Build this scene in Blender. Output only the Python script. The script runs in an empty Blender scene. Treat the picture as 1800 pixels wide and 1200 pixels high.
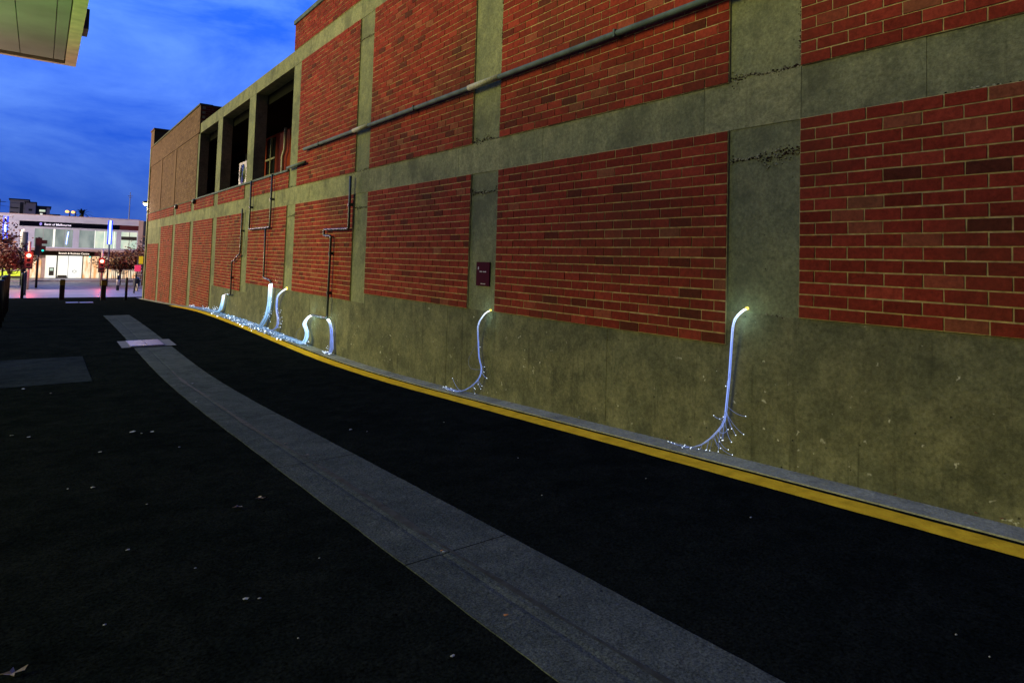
import bpy, math, random
from mathutils import Vector, Matrix
random.seed(7)
S = bpy.context.scene
COL = S.collection
H = 1.5                                   # eye height offset: all heights below are measured from the eye, +H = world z

# ------------------------------------------------------------------ camera
cam_d = bpy.data.cameras.new('camera'); cam = bpy.data.objects.new('camera', cam_d); COL.objects.link(cam)
yaw, pitch, roll = [math.radians(a) for a in (38.48208, 2.72219, 1.58554)]
fw = Vector((math.sin(yaw)*math.cos(pitch), math.cos(yaw)*math.cos(pitch), math.sin(pitch)))
r0 = Vector((math.cos(yaw), -math.sin(yaw), 0)); u0 = r0.cross(fw)
rr = r0*math.cos(roll)+u0*math.sin(roll); uu = -r0*math.sin(roll)+u0*math.cos(roll)
M = Matrix((rr, uu, -fw)).transposed().to_4x4(); M.translation = Vector((0, 0, H))
cam.matrix_world = M
cam_d.lens = 1109.487/1800*36; cam_d.sensor_width = 36
cam_d.shift_x = (900-953.514)/1800; cam_d.shift_y = (406.429-600)/1800
cam_d.clip_start = 0.05; cam_d.clip_end = 2000
S.camera = cam
# ------------------------------------------------------------------ view
S.view_settings.view_transform = 'Standard'; S.view_settings.look = 'None'
S.view_settings.exposure = 0.0; S.view_settings.gamma = 1.0
# ------------------------------------------------------------------ sun (low warm-green light from the left) and dusk sky
SUN_DIR = Vector((1.0, -0.45, -0.42)).normalized()          # direction the light travels
sun_d = bpy.data.lights.new('sun', 'SUN'); sun_d.energy = 2.75; sun_d.angle = math.radians(30)
sun_d.color = (1.0, 0.93, 0.26)
sun = bpy.data.objects.new('sun', sun_d); COL.objects.link(sun)
sun.rotation_euler = SUN_DIR.to_track_quat('-Z', 'Y').to_euler(); sun.location = (-20, 10, 20)
W = bpy.data.worlds.new('World'); S.world = W; W.use_nodes = True
nt = W.node_tree; nt.nodes.clear()
def N(t, typ, **k):
    n = t.nodes.new(typ)
    for a, b in k.items(): setattr(n, a, b)
    return n
wo = N(nt, 'ShaderNodeOutputWorld'); bg = N(nt, 'ShaderNodeBackground'); bg.inputs['Strength'].default_value = 0.15
sky = N(nt, 'ShaderNodeTexSky', sky_type='NISHITA', sun_disc=False)
sky.sun_elevation = math.radians(-2.2)
sky.sun_rotation = math.atan2(-SUN_DIR.x, -SUN_DIR.y)+math.radians(100)
sky.ozone_density = 6.0; sky.air_density = 1.0; sky.dust_density = 0.2
tc = N(nt, 'ShaderNodeTexCoord'); mp = N(nt, 'ShaderNodeMapping'); mp.inputs['Scale'].default_value = (1.0, 1.0, 2.3)
mp.inputs['Rotation'].default_value = (0.12, 0.10, 0.3)
nz = N(nt, 'ShaderNodeTexNoise'); nz.inputs['Scale'].default_value = 4.2; nz.inputs['Detail'].default_value = 8; nz.inputs['Roughness'].default_value = 0.6
nz.inputs['Distortion'].default_value = 0.35
cr = N(nt, 'ShaderNodeValToRGB'); cr.color_ramp.elements[0].position = 0.33; cr.color_ramp.elements[1].position = 0.74
cr.color_ramp.elements[0].color = (0.026, 0.148, 1.0, 1); cr.color_ramp.elements[1].color = (0.19, 0.44, 1.35, 1)
# height tint: dimmer toward the horizon
sp = N(nt, 'ShaderNodeSeparateXYZ'); mr = N(nt, 'ShaderNodeMapRange')
mr.inputs['From Min'].default_value = 0.0; mr.inputs['From Max'].default_value = 0.42
mr.inputs['To Min'].default_value = 0.40; mr.inputs['To Max'].default_value = 1.3
mul = N(nt, 'ShaderNodeMixRGB', blend_type='MULTIPLY'); mul.inputs[0].default_value = 1
sc = N(nt, 'ShaderNodeMixRGB', blend_type='MULTIPLY'); sc.inputs[0].default_value = 1; sc.inputs[2].default_value = (6.67, 6.67, 6.67, 1)
add = N(nt, 'ShaderNodeMixRGB', blend_type='ADD'); add.inputs[0].default_value = 0.12
L = nt.links.new
L(tc.outputs['Generated'], mp.inputs['Vector']); L(mp.outputs['Vector'], nz.inputs['Vector'])
L(nz.outputs['Fac'], cr.inputs['Fac']); L(tc.outputs['Generated'], sp.inputs[0]); L(sp.outputs['Z'], mr.inputs['Value'])
L(cr.outputs['Color'], mul.inputs[1]); L(mr.outputs['Result'], mul.inputs[2]); L(mul.outputs['Color'], sc.inputs[1])
# twilight: the sky is bright on the side the camera looks to and dim behind it
gd = N(nt, 'ShaderNodeVectorMath', operation='DOT_PRODUCT'); gd.inputs[1].default_value = Vector((0.18, 0.93, 0.33)).normalized()
gm = N(nt, 'ShaderNodeMapRange', interpolation_type='SMOOTHSTEP'); gm.inputs['From Min'].default_value = -0.3; gm.inputs['From Max'].default_value = 0.92
gm.inputs['To Min'].default_value = 0.06; gm.inputs['To Max'].default_value = 1.0
g2 = N(nt, 'ShaderNodeMixRGB', blend_type='MULTIPLY'); g2.inputs[0].default_value = 1
L(tc.outputs['Generated'], gd.inputs[0]); L(gd.outputs['Value'], gm.inputs['Value']); L(sc.outputs['Color'], g2.inputs[1]); L(gm.outputs['Result'], g2.inputs[2])
L(g2.outputs['Color'], add.inputs[1]); L(sky.outputs['Color'], add.inputs[2])
L(add.outputs['Color'], bg.inputs['Color']); L(bg.outputs['Background'], wo.inputs['Surface'])

# ------------------------------------------------------------------ materials
MATS = {}
def mat(name, col=(0.5,0.5,0.5), rough=0.8, metal=0.0, spec=None, noise=None, bump=0.0, bscale=60, emit=None, estr=1.0):
    """plain principled material; noise=(scale, amount) mottles the colour"""
    m = bpy.data.materials.new(name); m.use_nodes = True; t = m.node_tree; b = t.nodes['Principled BSDF']
    b.inputs['Base Color'].default_value = (*col, 1); b.inputs['Roughness'].default_value = rough; b.inputs['Metallic'].default_value = metal
    if spec is not None: b.inputs['Specular IOR Level'].default_value = spec
    if noise:
        tc = N(t, 'ShaderNodeTexCoord'); n = N(t, 'ShaderNodeTexNoise'); n.inputs['Scale'].default_value = noise[0]; n.inputs['Detail'].default_value = 6
        mr = N(t, 'ShaderNodeMapRange'); mr.inputs['From Min'].default_value = 0.3; mr.inputs['From Max'].default_value = 0.7
        mr.inputs['To Min'].default_value = 1-noise[1]; mr.inputs['To Max'].default_value = 1+noise[1]
        mx = N(t, 'ShaderNodeMixRGB', blend_type='MULTIPLY'); mx.inputs[0].default_value = 1; mx.inputs[1].default_value = (*col, 1)
        t.links.new(tc.outputs['Object'], n.inputs['Vector']); t.links.new(n.outputs['Fac'], mr.inputs['Value'])
        t.links.new(mr.outputs['Result'], mx.inputs[2]); t.links.new(mx.outputs['Color'], b.inputs['Base Color'])
    if bump:
        tc = N(t, 'ShaderNodeTexCoord'); n = N(t, 'ShaderNodeTexNoise'); n.inputs['Scale'].default_value = bscale; n.inputs['Detail'].default_value = 5
        bp = N(t, 'ShaderNodeBump'); bp.inputs['Strength'].default_value = bump; bp.inputs['Distance'].default_value = 0.01
        t.links.new(tc.outputs['Object'], n.inputs['Vector']); t.links.new(n.outputs['Fac'], bp.inputs['Height']); t.links.new(bp.outputs['Normal'], b.inputs['Normal'])
    if emit:
        b.inputs['Emission Color'].default_value = (*emit, 1); b.inputs['Emission Strength'].default_value = estr
    MATS[name] = m
    return m

def concrete(name, base, dark, light, stain=0.6, grime=True, speck=0.0, seed=0.0, spec=0.2, fine=38, amp=0.38, damp=0.6):
    m = bpy.data.materials.new(name); m.use_nodes = True; t = m.node_tree; b = t.nodes['Principled BSDF']; l = t.links.new
    b.inputs['Roughness'].default_value = 0.95; b.inputs['Specular IOR Level'].default_value = spec
    g = N(t, 'ShaderNodeNewGeometry'); off = N(t, 'ShaderNodeVectorMath', operation='ADD'); off.inputs[1].default_value = (seed, seed*1.7, seed*.6)
    l(g.outputs['Position'], off.inputs[0])
    def noise(scale, det=6, rough=0.6, vec=None, dist=0.0):
        n = N(t, 'ShaderNodeTexNoise'); n.inputs['Scale'].default_value = scale; n.inputs['Detail'].default_value = det; n.inputs['Roughness'].default_value = rough
        n.inputs['Distortion'].default_value = dist
        l(vec if vec else off.outputs[0], n.inputs['Vector']); return n.outputs['Fac']
    def ramp(src, a, c, lo=0.0, hi=1.0):
        r = N(t, 'ShaderNodeMapRange'); r.inputs['From Min'].default_value = a; r.inputs['From Max'].default_value = c
        r.inputs['To Min'].default_value = lo; r.inputs['To Max'].default_value = hi; l(src, r.inputs['Value']); return r.outputs['Result']
    def mix(f, c1, c2, bt='MIX'):
        x = N(t, 'ShaderNodeMixRGB', blend_type=bt)
        for i, s in ((0, f), (1, c1), (2, c2)):
            if isinstance(s, (float, int)): x.inputs[i].default_value = s
            elif isinstance(s, tuple): x.inputs[i].default_value = (*s, 1)
            else: l(s, x.inputs[i])
        return x.outputs['Color']
    c = mix(ramp(noise(0.9, 10, 0.70, dist=0.1), 0.35, 0.65), base, dark)
    c = mix(ramp(noise(3.3, 9, 0.78, dist=0.1), 0.42, 0.66, 0, 0.9), c, light)
    # vertical run-down streaks
    mp = N(t, 'ShaderNodeMapping'); mp.inputs['Scale'].default_value = (1.0, 9.0, 0.55); l(off.outputs[0], mp.inputs['Vector'])
    st = ramp(noise(1.2, 6, 0.65, vec=mp.outputs[0], dist=0.5), 0.58, 0.78, 0, stain)
    c = mix(st, c, tuple(v*0.38 for v in dark))
    # fine mottling
    c = mix(1.0, c, mix(ramp(noise(fine, 6, 0.75), 0.32, 0.68), (1-amp, 1-amp, .98-amp), (1.02+amp*.7, 1.02+amp*.7, 1+amp*.7)), 'MULTIPLY')
    # trowel and board scale mottling
    c = mix(1.0, c, mix(ramp(noise(9, 7, 0.75), 0.34, 0.66), (.80, .80, .80), (1.14, 1.14, 1.12)), 'MULTIPLY')
    # pits
    vo = N(t, 'ShaderNodeTexVoronoi'); vo.inputs['Scale'].default_value = 11; l(off.outputs[0], vo.inputs['Vector'])
    pit = ramp(vo.outputs['Distance'], 0.03, 0.10, 1, 0)
    wn = N(t, 'ShaderNodeSeparateColor'); l(vo.outputs['Color'], wn.inputs[0]); keep = ramp(wn.outputs[0], 0.72, 0.76)
    mm = N(t, 'ShaderNodeMath', operation='MULTIPLY'); l(pit, mm.inputs[0]); l(keep, mm.inputs[1])
    c = mix(mm.outputs[0], c, tuple(v*0.18 for v in dark))
    if speck:
        # splashes of old white paint and lichen with a shape of their own
        vp = N(t, 'ShaderNodeTexVoronoi'); vp.inputs['Scale'].default_value = 11; vp.inputs['Randomness'].default_value = 1
        dv = N(t, 'ShaderNodeVectorMath', operation='ADD')
        nn = N(t, 'ShaderNodeTexNoise'); nn.inputs['Scale'].default_value = 14; nn.inputs['Detail'].default_value = 4; l(off.outputs[0], nn.inputs['Vector'])
        sc = N(t, 'ShaderNodeVectorMath', operation='SCALE'); sc.inputs['Scale'].default_value = 0.16; l(nn.outputs['Color'], sc.inputs[0])
        l(off.outputs[0], dv.inputs[0]); l(sc.outputs[0], dv.inputs[1]); l(dv.outputs[0], vp.inputs['Vector'])
        a = ramp(vp.outputs['Distance'], 0.09, 0.17, 1, 0); k = N(t, 'ShaderNodeSeparateColor'); l(vp.outputs['Color'], k.inputs[0])
        k2 = ramp(k.outputs[1], 0.66, 0.72); zone = ramp(noise(0.8, 4), 0.46, 0.54)
        m1 = N(t, 'ShaderNodeMath', operation='MULTIPLY'); l(a, m1.inputs[0]); l(k2, m1.inputs[1])
        m2 = N(t, 'ShaderNodeMath', operation='MULTIPLY'); l(m1.outputs[0], m2.inputs[0]); l(zone, m2.inputs[1])
        m3 = N(t, 'ShaderNodeMath', operation='MULTIPLY'); l(m2.outputs[0], m3.inputs[0]); m3.inputs[1].default_value = speck
        c = mix(m3.outputs[0], c, (0.62, 0.60, 0.48))
    oi = N(t, 'ShaderNodeObjectInfo'); c = mix(1.0, c, mix(oi.outputs['Random'], (0.86, 0.87, 0.86), (1.10, 1.09, 1.08)), 'MULTIPLY')
    # big blotches of old damp with their own ragged outline
    c = mix(ramp(noise(1.35, 11, 0.76, dist=0.15), 0.49, 0.60, 0, damp), c, tuple(v*0.55 for v in dark))
    l(c, b.inputs['Base Color'])
    bp = N(t, 'ShaderNodeBump'); bp.inputs['Strength'].default_value = 0.7; bp.inputs['Distance'].default_value = 0.012
    hh = N(t, 'ShaderNodeMath', operation='MULTIPLY_ADD'); l(noise(26, 8, 0.7), hh.inputs[0]); hh.inputs[1].default_value = 1.0
    ng = N(t, 'ShaderNodeMath', operation='MULTIPLY'); l(mm.outputs[0], ng.inputs[0]); ng.inputs[1].default_value = -1.2; l(ng.outputs[0], hh.inputs[2])
    l(hh.outputs[0], bp.inputs['Height']); l(bp.outputs['Normal'], b.inputs['Normal'])
    MATS[name] = m; return m

def brickmat(name, ramp_cols, dirty=0.7):
    m = bpy.data.materials.new(name); m.use_nodes = True; t = m.node_tree; b = t.nodes['Principled BSDF']; l = t.links.new
    b.inputs['Roughness'].default_value = 0.9; b.inputs['Specular IOR Level'].default_value = 0.08
    at = N(t, 'ShaderNodeAttribute', attribute_name='tone'); r = N(t, 'ShaderNodeValToRGB'); l(at.outputs['Fac'], r.inputs['Fac'])
    e = r.color_ramp.elements
    while len(e) < len(ramp_cols): e.new(0.5)
    for i, (p, c) in enumerate(ramp_cols): e[i].position = p; e[i].color = (*c, 1)
    g = N(t, 'ShaderNodeNewGeometry')
    n = N(t, 'ShaderNodeTexNoise'); n.inputs['Scale'].default_value = 30; n.inputs['Detail'].default_value = 7; n.inputs['Roughness'].default_value = 0.7; l(g.outputs['Position'], n.inputs['Vector'])
    mr = N(t, 'ShaderNodeMapRange'); mr.inputs['From Min'].default_value = .3; mr.inputs['From Max'].default_value = .7; mr.inputs['To Min'].default_value = .62 if 'red' in name else .85; mr.inputs['To Max'].default_value = 1.3 if 'red' in name else 1.12; l(n.outputs['Fac'], mr.inputs['Value'])
    mx = N(t, 'ShaderNodeMixRGB', blend_type='MULTIPLY'); mx.inputs[0].default_value = 1; l(r.outputs['Color'], mx.inputs[1]); l(mr.outputs['Result'], mx.inputs[2])
    n2 = N(t, 'ShaderNodeTexNoise'); n2.inputs['Scale'].default_value = 0.9; n2.inputs['Detail'].default_value = 6; l(g.outputs['Position'], n2.inputs['Vector'])
    m2 = N(t, 'ShaderNodeMapRange'); m2.inputs['From Min'].default_value = .46; m2.inputs['From Max'].default_value = .74; m2.inputs['To Min'].default_value = 0; m2.inputs['To Max'].default_value = dirty; l(n2.outputs['Fac'], m2.inputs['Value'])
    mx2 = N(t, 'ShaderNodeMixRGB', blend_type='MIX'); mx2.inputs[2].default_value = (0.085, 0.035, 0.018, 1); l(m2.outputs['Result'], mx2.inputs[0]); l(mx.outputs['Color'], mx2.inputs[1])
    l(mx2.outputs['Color'], b.inputs['Base Color'])
    bp = N(t, 'ShaderNodeBump'); bp.inputs['Strength'].default_value = 0.5; bp.inputs['Distance'].default_value = 0.006; l(n.outputs['Fac'], bp.inputs['Height']); l(bp.outputs['Normal'], b.inputs['Normal'])
    MATS[name] = m; return m

conc = concrete('wall_concrete', (0.29, 0.295, 0.165), (0.18, 0.185, 0.11), (0.36, 0.345, 0.19), stain=0.5)
conc_p = concrete('pillar_concrete', (0.255, 0.265, 0.15), (0.185, 0.195, 0.12), (0.31, 0.305, 0.165), stain=0.3, seed=5.3)
conc_b = concrete('base_concrete', (0.17, 0.17, 0.10), (0.085, 0.088, 0.052), (0.25, 0.235, 0.13), stain=0.85, speck=0.9, seed=2.1, damp=0.34)
conc_r = concrete('rough_concrete', (0.27, 0.275, 0.18), (0.15, 0.155, 0.10), (0.34, 0.32, 0.22), stain=0.3, seed=9.1)
kerbm = concrete('kerb_concrete', (0.40, 0.40, 0.32), (0.31, 0.31, 0.26), (0.45, 0.45, 0.36), stain=0.0, seed=3.3, spec=0.0, fine=60, amp=0.35)
pathm = concrete('path_concrete', (0.085, 0.102, 0.112), (0.060, 0.073, 0.083), (0.115, 0.132, 0.14), stain=0.0, seed=7.7, spec=0.0, fine=95, amp=0.75, damp=0.25)
patchm = concrete('patch_concrete', (0.024, 0.032, 0.042), (0.018, 0.025, 0.034), (0.03, 0.038, 0.046), stain=0.0, seed=8.7, spec=0.0, fine=80, amp=0.5)
brick = brickmat('red_brick', [(0.0, (0.10, 0.026, 0.014)), (0.12, (0.17, 0.025, 0.013)), (0.6, (0.275, 0.036, 0.019)), (0.9, (0.37, 0.056, 0.030)), (1.0, (0.25, 0.085, 0.04))])
tanb = brickmat('tan_brick', [(0.0, (0.15, 0.080, 0.042)), (0.5, (0.21, 0.118, 0.062)), (1.0, (0.28, 0.16, 0.085))], dirty=0.25)
mort = mat('mortar', (0.50, 0.38, 0.17), 0.95, noise=(20, 0.35), bump=0.4)
tmort = mat('tan_mortar', (0.10, 0.055, 0.03), 0.95, noise=(20, 0.3))
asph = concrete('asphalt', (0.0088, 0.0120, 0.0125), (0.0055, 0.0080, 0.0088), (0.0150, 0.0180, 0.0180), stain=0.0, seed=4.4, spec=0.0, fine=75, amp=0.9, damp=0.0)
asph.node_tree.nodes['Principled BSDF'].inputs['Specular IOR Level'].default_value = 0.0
pave = mat('street_paving', (0.24, 0.22, 0.26), 0.42, noise=(0.8, 0.25), bump=0.15, bscale=8)
roadm = mat('street_asphalt', (0.12, 0.11, 0.11), 0.45, noise=(1.5, 0.3), bump=0.2, bscale=20)
yel = mat('yellow_line_paint', (1.0, 0.60, 0.035), 0.9, spec=0.0, noise=(9, 0.22), bump=0.3)
streakm = mat('light_streak_white', (0.75, 0.72, 0.66), 0.6)  # white of the strips that stand in for car light streaks
galv = mat('galvanised_pipe', (0.085, 0.12, 0.11), 0.75, spec=0.2, metal=0.0, noise=(6, 0.35))
darkm = mat('dark_pipe', (0.065, 0.075, 0.07), 0.4, metal=0.6)
sleevem = mat('pale_sleeve', (0.40, 0.38, 0.28), 0.8, noise=(30, 0.3))
metal = mat('painted_metal', (0.035, 0.04, 0.05), 0.4, metal=0.3)
steel = mat('steel', (0.35, 0.37, 0.40), 0.35, metal=0.8)
soffit = mat('soffit_panel', (0.24, 0.26, 0.22), 0.6, noise=(0.8, 0.3))
fasciam = mat('fascia_trim', (0.60, 0.48, 0.30), 0.55, noise=(5, 0.2))
darkroom = mat('dark_render', (0.06, 0.06, 0.05), 0.9, noise=(2, 0.3))
glass_d = mat('dark_glass', (0.01, 0.014, 0.02), 0.08, spec=0.6)
framew = mat('white_frame', (0.45, 0.43, 0.36), 0.6)
cream = mat('cream_metal', (0.30, 0.27, 0.15), 0.5, noise=(4, 0.1))
maroon = mat('maroon_plate', (0.060, 0.004, 0.016), 0.9, spec=0.1)
lettr = mat('pale_lettering', (0.6, 0.55, 0.6), 0.6)
bark = mat('bark', (0.16, 0.12, 0.09), 0.9, noise=(8, 0.4))
litterm = mat('pale_litter', (0.38, 0.40, 0.44), 0.7)
leafdry = mat('dry_leaf', (0.30, 0.24, 0.22), 0.8, noise=(40, 0.3))
brownleaf = mat('brown_leaf', (0.22, 0.07, 0.03), 0.9)
orangem = mat('orange_scrap', (0.55, 0.22, 0.06), 0.7)

# ------------------------------------------------------------------ helpers
def link(o, parent=None):
    COL.objects.link(o)
    if parent is not None: o.parent = parent
    return o
def meta(o, label=None, cat=None, group=None, kind=None):
    if label: o['label'] = label
    if cat: o['category'] = cat
    if group: o['group'] = group
    if kind: o['kind'] = kind
    return o
def thing(name, label, cat, loc=(0, 0, 0), group=None):
    o = bpy.data.objects.new(name, None); o.empty_display_size = 0.2; o.location = loc; link(o); return meta(o, label, cat, group)
class MB:
    """collects faces; build() makes ONE mesh object. coordinates in eye-relative metres (z measured from the eye)"""
    def __init__(s): s.v = []; s.f = []; s.tone = []; s.sm = False
    def box(s, x0, x1, y0, y1, z0, z1, j=0.0, tone=0.5):
        n = len(s.v); R = (lambda: random.uniform(-j, j)) if j else (lambda: 0)
        for x in (x0, x1):
            for y in (y0, y1):
                for z in (z0, z1): s.v.append((x+R(), y+R(), z+R()))
        for q in ((0,1,3,2), (4,6,7,5), (0,4,5,1), (2,3,7,6), (0,2,6,4), (1,5,7,3)): s.f.append(tuple(n+i for i in q)); s.tone.append(tone)
        return s
    def quad(s, a, b, c, d, tone=0.5):
        n = len(s.v); s.v += [a, b, c, d]; s.f.append((n, n+1, n+2, n+3)); s.tone.append(tone); return s
    def tube(s, pts, r, k=8, cap=True, tones=None):
        pts = [Vector(p) for p in pts]; n0 = len(s.v); up = Vector((0.31, 0.17, 0.93)).normalized(); prev = None
        for i, p in enumerate(pts):
            d = (pts[min(i+1, len(pts)-1)]-pts[max(i-1, 0)])
            d = d.normalized() if d.length > 1e-9 else Vector((0, 0, 1))
            a = (prev if prev is not None else up.cross(d))
            a = a - d*a.dot(d)
            if a.length < 1e-6: a = Vector((1, 0, 0)).cross(d)
            a.normalize(); prev = a; b = d.cross(a); ri = r[i] if isinstance(r, (list, tuple)) else r
            for j in range(k):
                t = 2*math.pi*j/k; s.v.append(tuple(p+(a*math.cos(t)+b*math.sin(t))*ri))
        for i in range(len(pts)-1):
            tn = tones[i] if tones else 0.5
            for j in range(k):
                s.f.append((n0+i*k+j, n0+i*k+(j+1) % k, n0+(i+1)*k+(j+1) % k, n0+(i+1)*k+j)); s.tone.append(tn)
        if cap:
            s.f.append(tuple(n0+j for j in reversed(range(k)))); s.tone.append(tones[0] if tones else .5)
            m = n0+(len(pts)-1)*k; s.f.append(tuple(m+j for j in range(k))); s.tone.append(tones[-1] if tones else .5)
        return s
    def ball(s, c, r, k=8, rings=5, sq=(1, 1, 1), tone=0.5):
        n0 = len(s.v)
        for i in range(rings+1):
            a = math.pi*i/rings
            for j in range(k):
                b = 2*math.pi*j/k
                s.v.append((c[0]+r*sq[0]*math.sin(a)*math.cos(b), c[1]+r*sq[1]*math.sin(a)*math.sin(b), c[2]+r*sq[2]*math.cos(a)))
        for i in range(rings):
            for j in range(k):
                s.f.append((n0+i*k+j, n0+(i+1)*k+j, n0+(i+1)*k+(j+1) % k, n0+i*k+(j+1) % k)); s.tone.append(tone)
        return s
    def build(s, name, m, parent=None, smooth=False):
        pl = Vector((0, 0, 0))
        if parent is not None:
            q = parent
            while q is not None: pl += q.location; q = q.parent
        me = bpy.data.meshes.new(name)
        me.from_pydata([(x-pl.x, y-pl.y, z+H-pl.z) for x, y, z in s.v], [], s.f); me.update()
        a = me.attributes.new('tone', 'FLOAT', 'FACE'); a.data.foreach_set('value', s.tone)
        if smooth: me.shade_smooth()
        me.materials.append(MATS[m] if isinstance(m, str) else m)
        return link(bpy.data.objects.new(name, me), parent)

GK = [(-60, 0.2), (-12, -0.95), (-6, -1.13), (0, -1.355), (4.5, -1.565), (9, -1.79), (12, -1.835), (14, -1.80), (18, -1.79), (22, -1.83), (25, -1.95), (30, -2.17), (38.5, -2.50), (46, -2.66), (60, -2.80), (75, -2.92), (120, -3.1), (600, -3.1)]
def gi(y):
    for (a, za), (b, zb) in zip(GK, GK[1:]):
        if a <= y <= b: return za+(zb-za)*(y-a)/(b-a)
    return GK[0][1] if y < GK[0][0] else GK[-1][1]
def g(y): return sum(gi(y+o*0.45) for o in range(-4, 5))/9.0
def sheet(name, m, x0, x1, y0, y1, dz=0.0, step=0.5, x0f=None, x1f=None, thick=0.0):
    """ground sheet that follows the fall of the lane"""
    b = MB(); n = max(1, int(math.ceil((y1-y0)/step))); last = None
    for i in range(n+1):
        y = y0+(y1-y0)*i/n; a = x0f(y) if x0f else x0; c = x1f(y) if x1f else x1; z = g(y)+dz
        b.v += [(a, y, z), (c, y, z)]
        if thick: b.v += [(a, y, z-thick), (c, y, z-thick)]
    w = 4 if thick else 2
    for i in range(n):
        p = i*w; q = p+w
        b.f.append((p, p+1, q+1, q)); b.tone.append(.5)
        if thick:
            b.f += [(p+2, p, q, q+2), (p+1, p+3, q+3, q+1)]; b.tone += [.5, .5]
    if thick:
        e = n*w; b.f += [(0, 2, 3, 1), (e, e+1, e+3, e+2)]; b.tone += [.5, .5]
    return b.build(name, m)

def lamp(name, loc, power, col, parent, size=.12, kind='POINT', rot=None, spot=1.6):
    d_ = bpy.data.lights.new(name, kind); d_.energy = power; d_.color = col; d_.shadow_soft_size = size
    if kind == 'SPOT': d_.spot_size = spot; d_.spot_blend = .6
    o = bpy.data.objects.new(name, d_); link(o, parent); pl = Vector((0, 0, 0)); q = parent
    while q is not None: pl += q.location; q = q.parent
    o.location = Vector((loc[0], loc[1], loc[2]+H))-pl
    if rot: o.rotation_euler = rot
    return o
# ------------------------------------------------------------------ the ground, lane, street
ground = sheet('ground', 'street_asphalt', -400, 400, -60, 600, dz=-0.06, step=4); meta(ground, kind='structure')
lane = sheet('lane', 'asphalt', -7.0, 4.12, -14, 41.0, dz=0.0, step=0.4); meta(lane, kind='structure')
pav = sheet('pavement', 'street_paving', -40, 40, 41.0, 52, dz=0.0, step=1); meta(pav, kind='structure')
road = sheet('road', 'street_asphalt', -60, 60, 52, 68, dz=-0.02, step=1); meta(road, kind='structure')
pav2 = sheet('far_pavement', 'street_paving', -60, 60, 68, 75.0, dz=0.10, step=1, thick=0.2); meta(pav2, kind='structure')
k = sheet('light_streak_strip', 'light_streak_white', -9, 3.6, 66.9, 67.5, dz=0.0, step=1); meta(k, kind='structure')  # white strip painted in place of the light streaks of passing cars
k = sheet('light_streak_strip_right', 'light_streak_white', 4.6, 9, 62.0, 62.4, dz=0.0, step=1); meta(k, kind='structure')  # shorter white strip, likewise in place of a car light streak
# path of pale concrete slabs down the middle of the lane, jointed
joints = [-9.3, -7.27, -5.24, -3.21, -1.18, 0.77, 2.83, 4.93, 7.03, 9.1, 11.2, 13.86, 14.82, 16.9, 19.0, 21.15]
pb = MB()
wob = lambda y, s: 0.0015*math.sin(y*7.3+s)+0.0012*math.sin(y*37.1+2*s)+random.uniform(-.001, .001)
for a, c in zip(joints, joints[1:]):
    if abs(a-13.86) < .01: continue
    n = max(2, int((c-a)/0.08)); xs = [0, 0.30, 0.34, 0.38, 0.55, 1.0]; dip = [0, 0, -0.004, 0, 0, 0]
    base = len(pb.v)
    for i in range(n+1):
        y = a+0.004+(c-a-0.008)*i/n; L0 = 1.46+wob(y, 1); R0 = 2.06+wob(y, 4)
        for x, dd in zip(xs, dip): pb.v.append((L0+(R0-L0)*x, y, g(y)+0.004+dd*0.8))
        pb.v.append((R0, y, g(y)-.02)); pb.v.append((L0, y, g(y)-.02))
    for i in range(n):
        p = base+i*8; q = p+8
        for j in range(5): pb.f.append((p+j, p+j+1, q+j+1, q+j)); pb.tone.append(.5)
        pb.f.append((p+5, p+6, q+6, q+5)); pb.tone.append(.5); pb.f.append((p+7, p, q, q+7)); pb.tone.append(.5)
path = pb.build('path', 'path_concrete'); meta(path, kind='structure')
# drain stain running along the dish of the path: a dark wet ribbon with its own wandering outline
stm = mat('damp_stain', (0.026, 0.032, 0.036), 0.95, noise=(16, 0.6))
sb = MB(); y = -9.0
n0 = 0
pts = []
while y < 11.0:
    w = 0.014+0.007*math.sin(y*2.1)+0.006*math.sin(y*5.7+1)+0.004*random.random(); c = 1.665+0.10*(0.5-0.5*math.cos(min(1, max(0, (11-y)/14))*math.pi))+0.012*math.sin(y*1.7)
    pts.append((c-max(.006, w), c+max(.006, w), y)); y += 0.06
for a, c, y in pts: sb.v += [(a, y, g(y)+0.0055), (c, y, g(y)+0.0055)]
for i in range(len(pts)-1): sb.f.append((2*i, 2*i+1, 2*i+3, 2*i+2)); sb.tone.append(.5)
stain = sb.build('drain_stain', 'damp_stain'); meta(stain, kind='structure')
# concrete strip against the wall and the yellow line
strip = sheet('footpath_strip', 'kerb_concrete', 4.115, 4.40, -9, 38.4, dz=0.010, step=0.4, thick=0.08); meta(strip, kind='structure')
yl = sheet('yellow_line', 'yellow_line_paint', 3.87, 4.06, -9, 27.0, dz=0.006, step=0.3, x0f=lambda y: 3.87+0.004*math.sin(y*9)+0.003*math.sin(y*23), x1f=lambda y: 4.055+0.004*math.sin(y*11+2)+.003*math.sin(y*29)); meta(yl, kind='structure')
pt = sheet('asphalt_patch', 'patch_concrete', -1.9, 0.66, 10.65, 13.2, dz=0.005, step=0.3); meta(pt, kind='structure')
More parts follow.
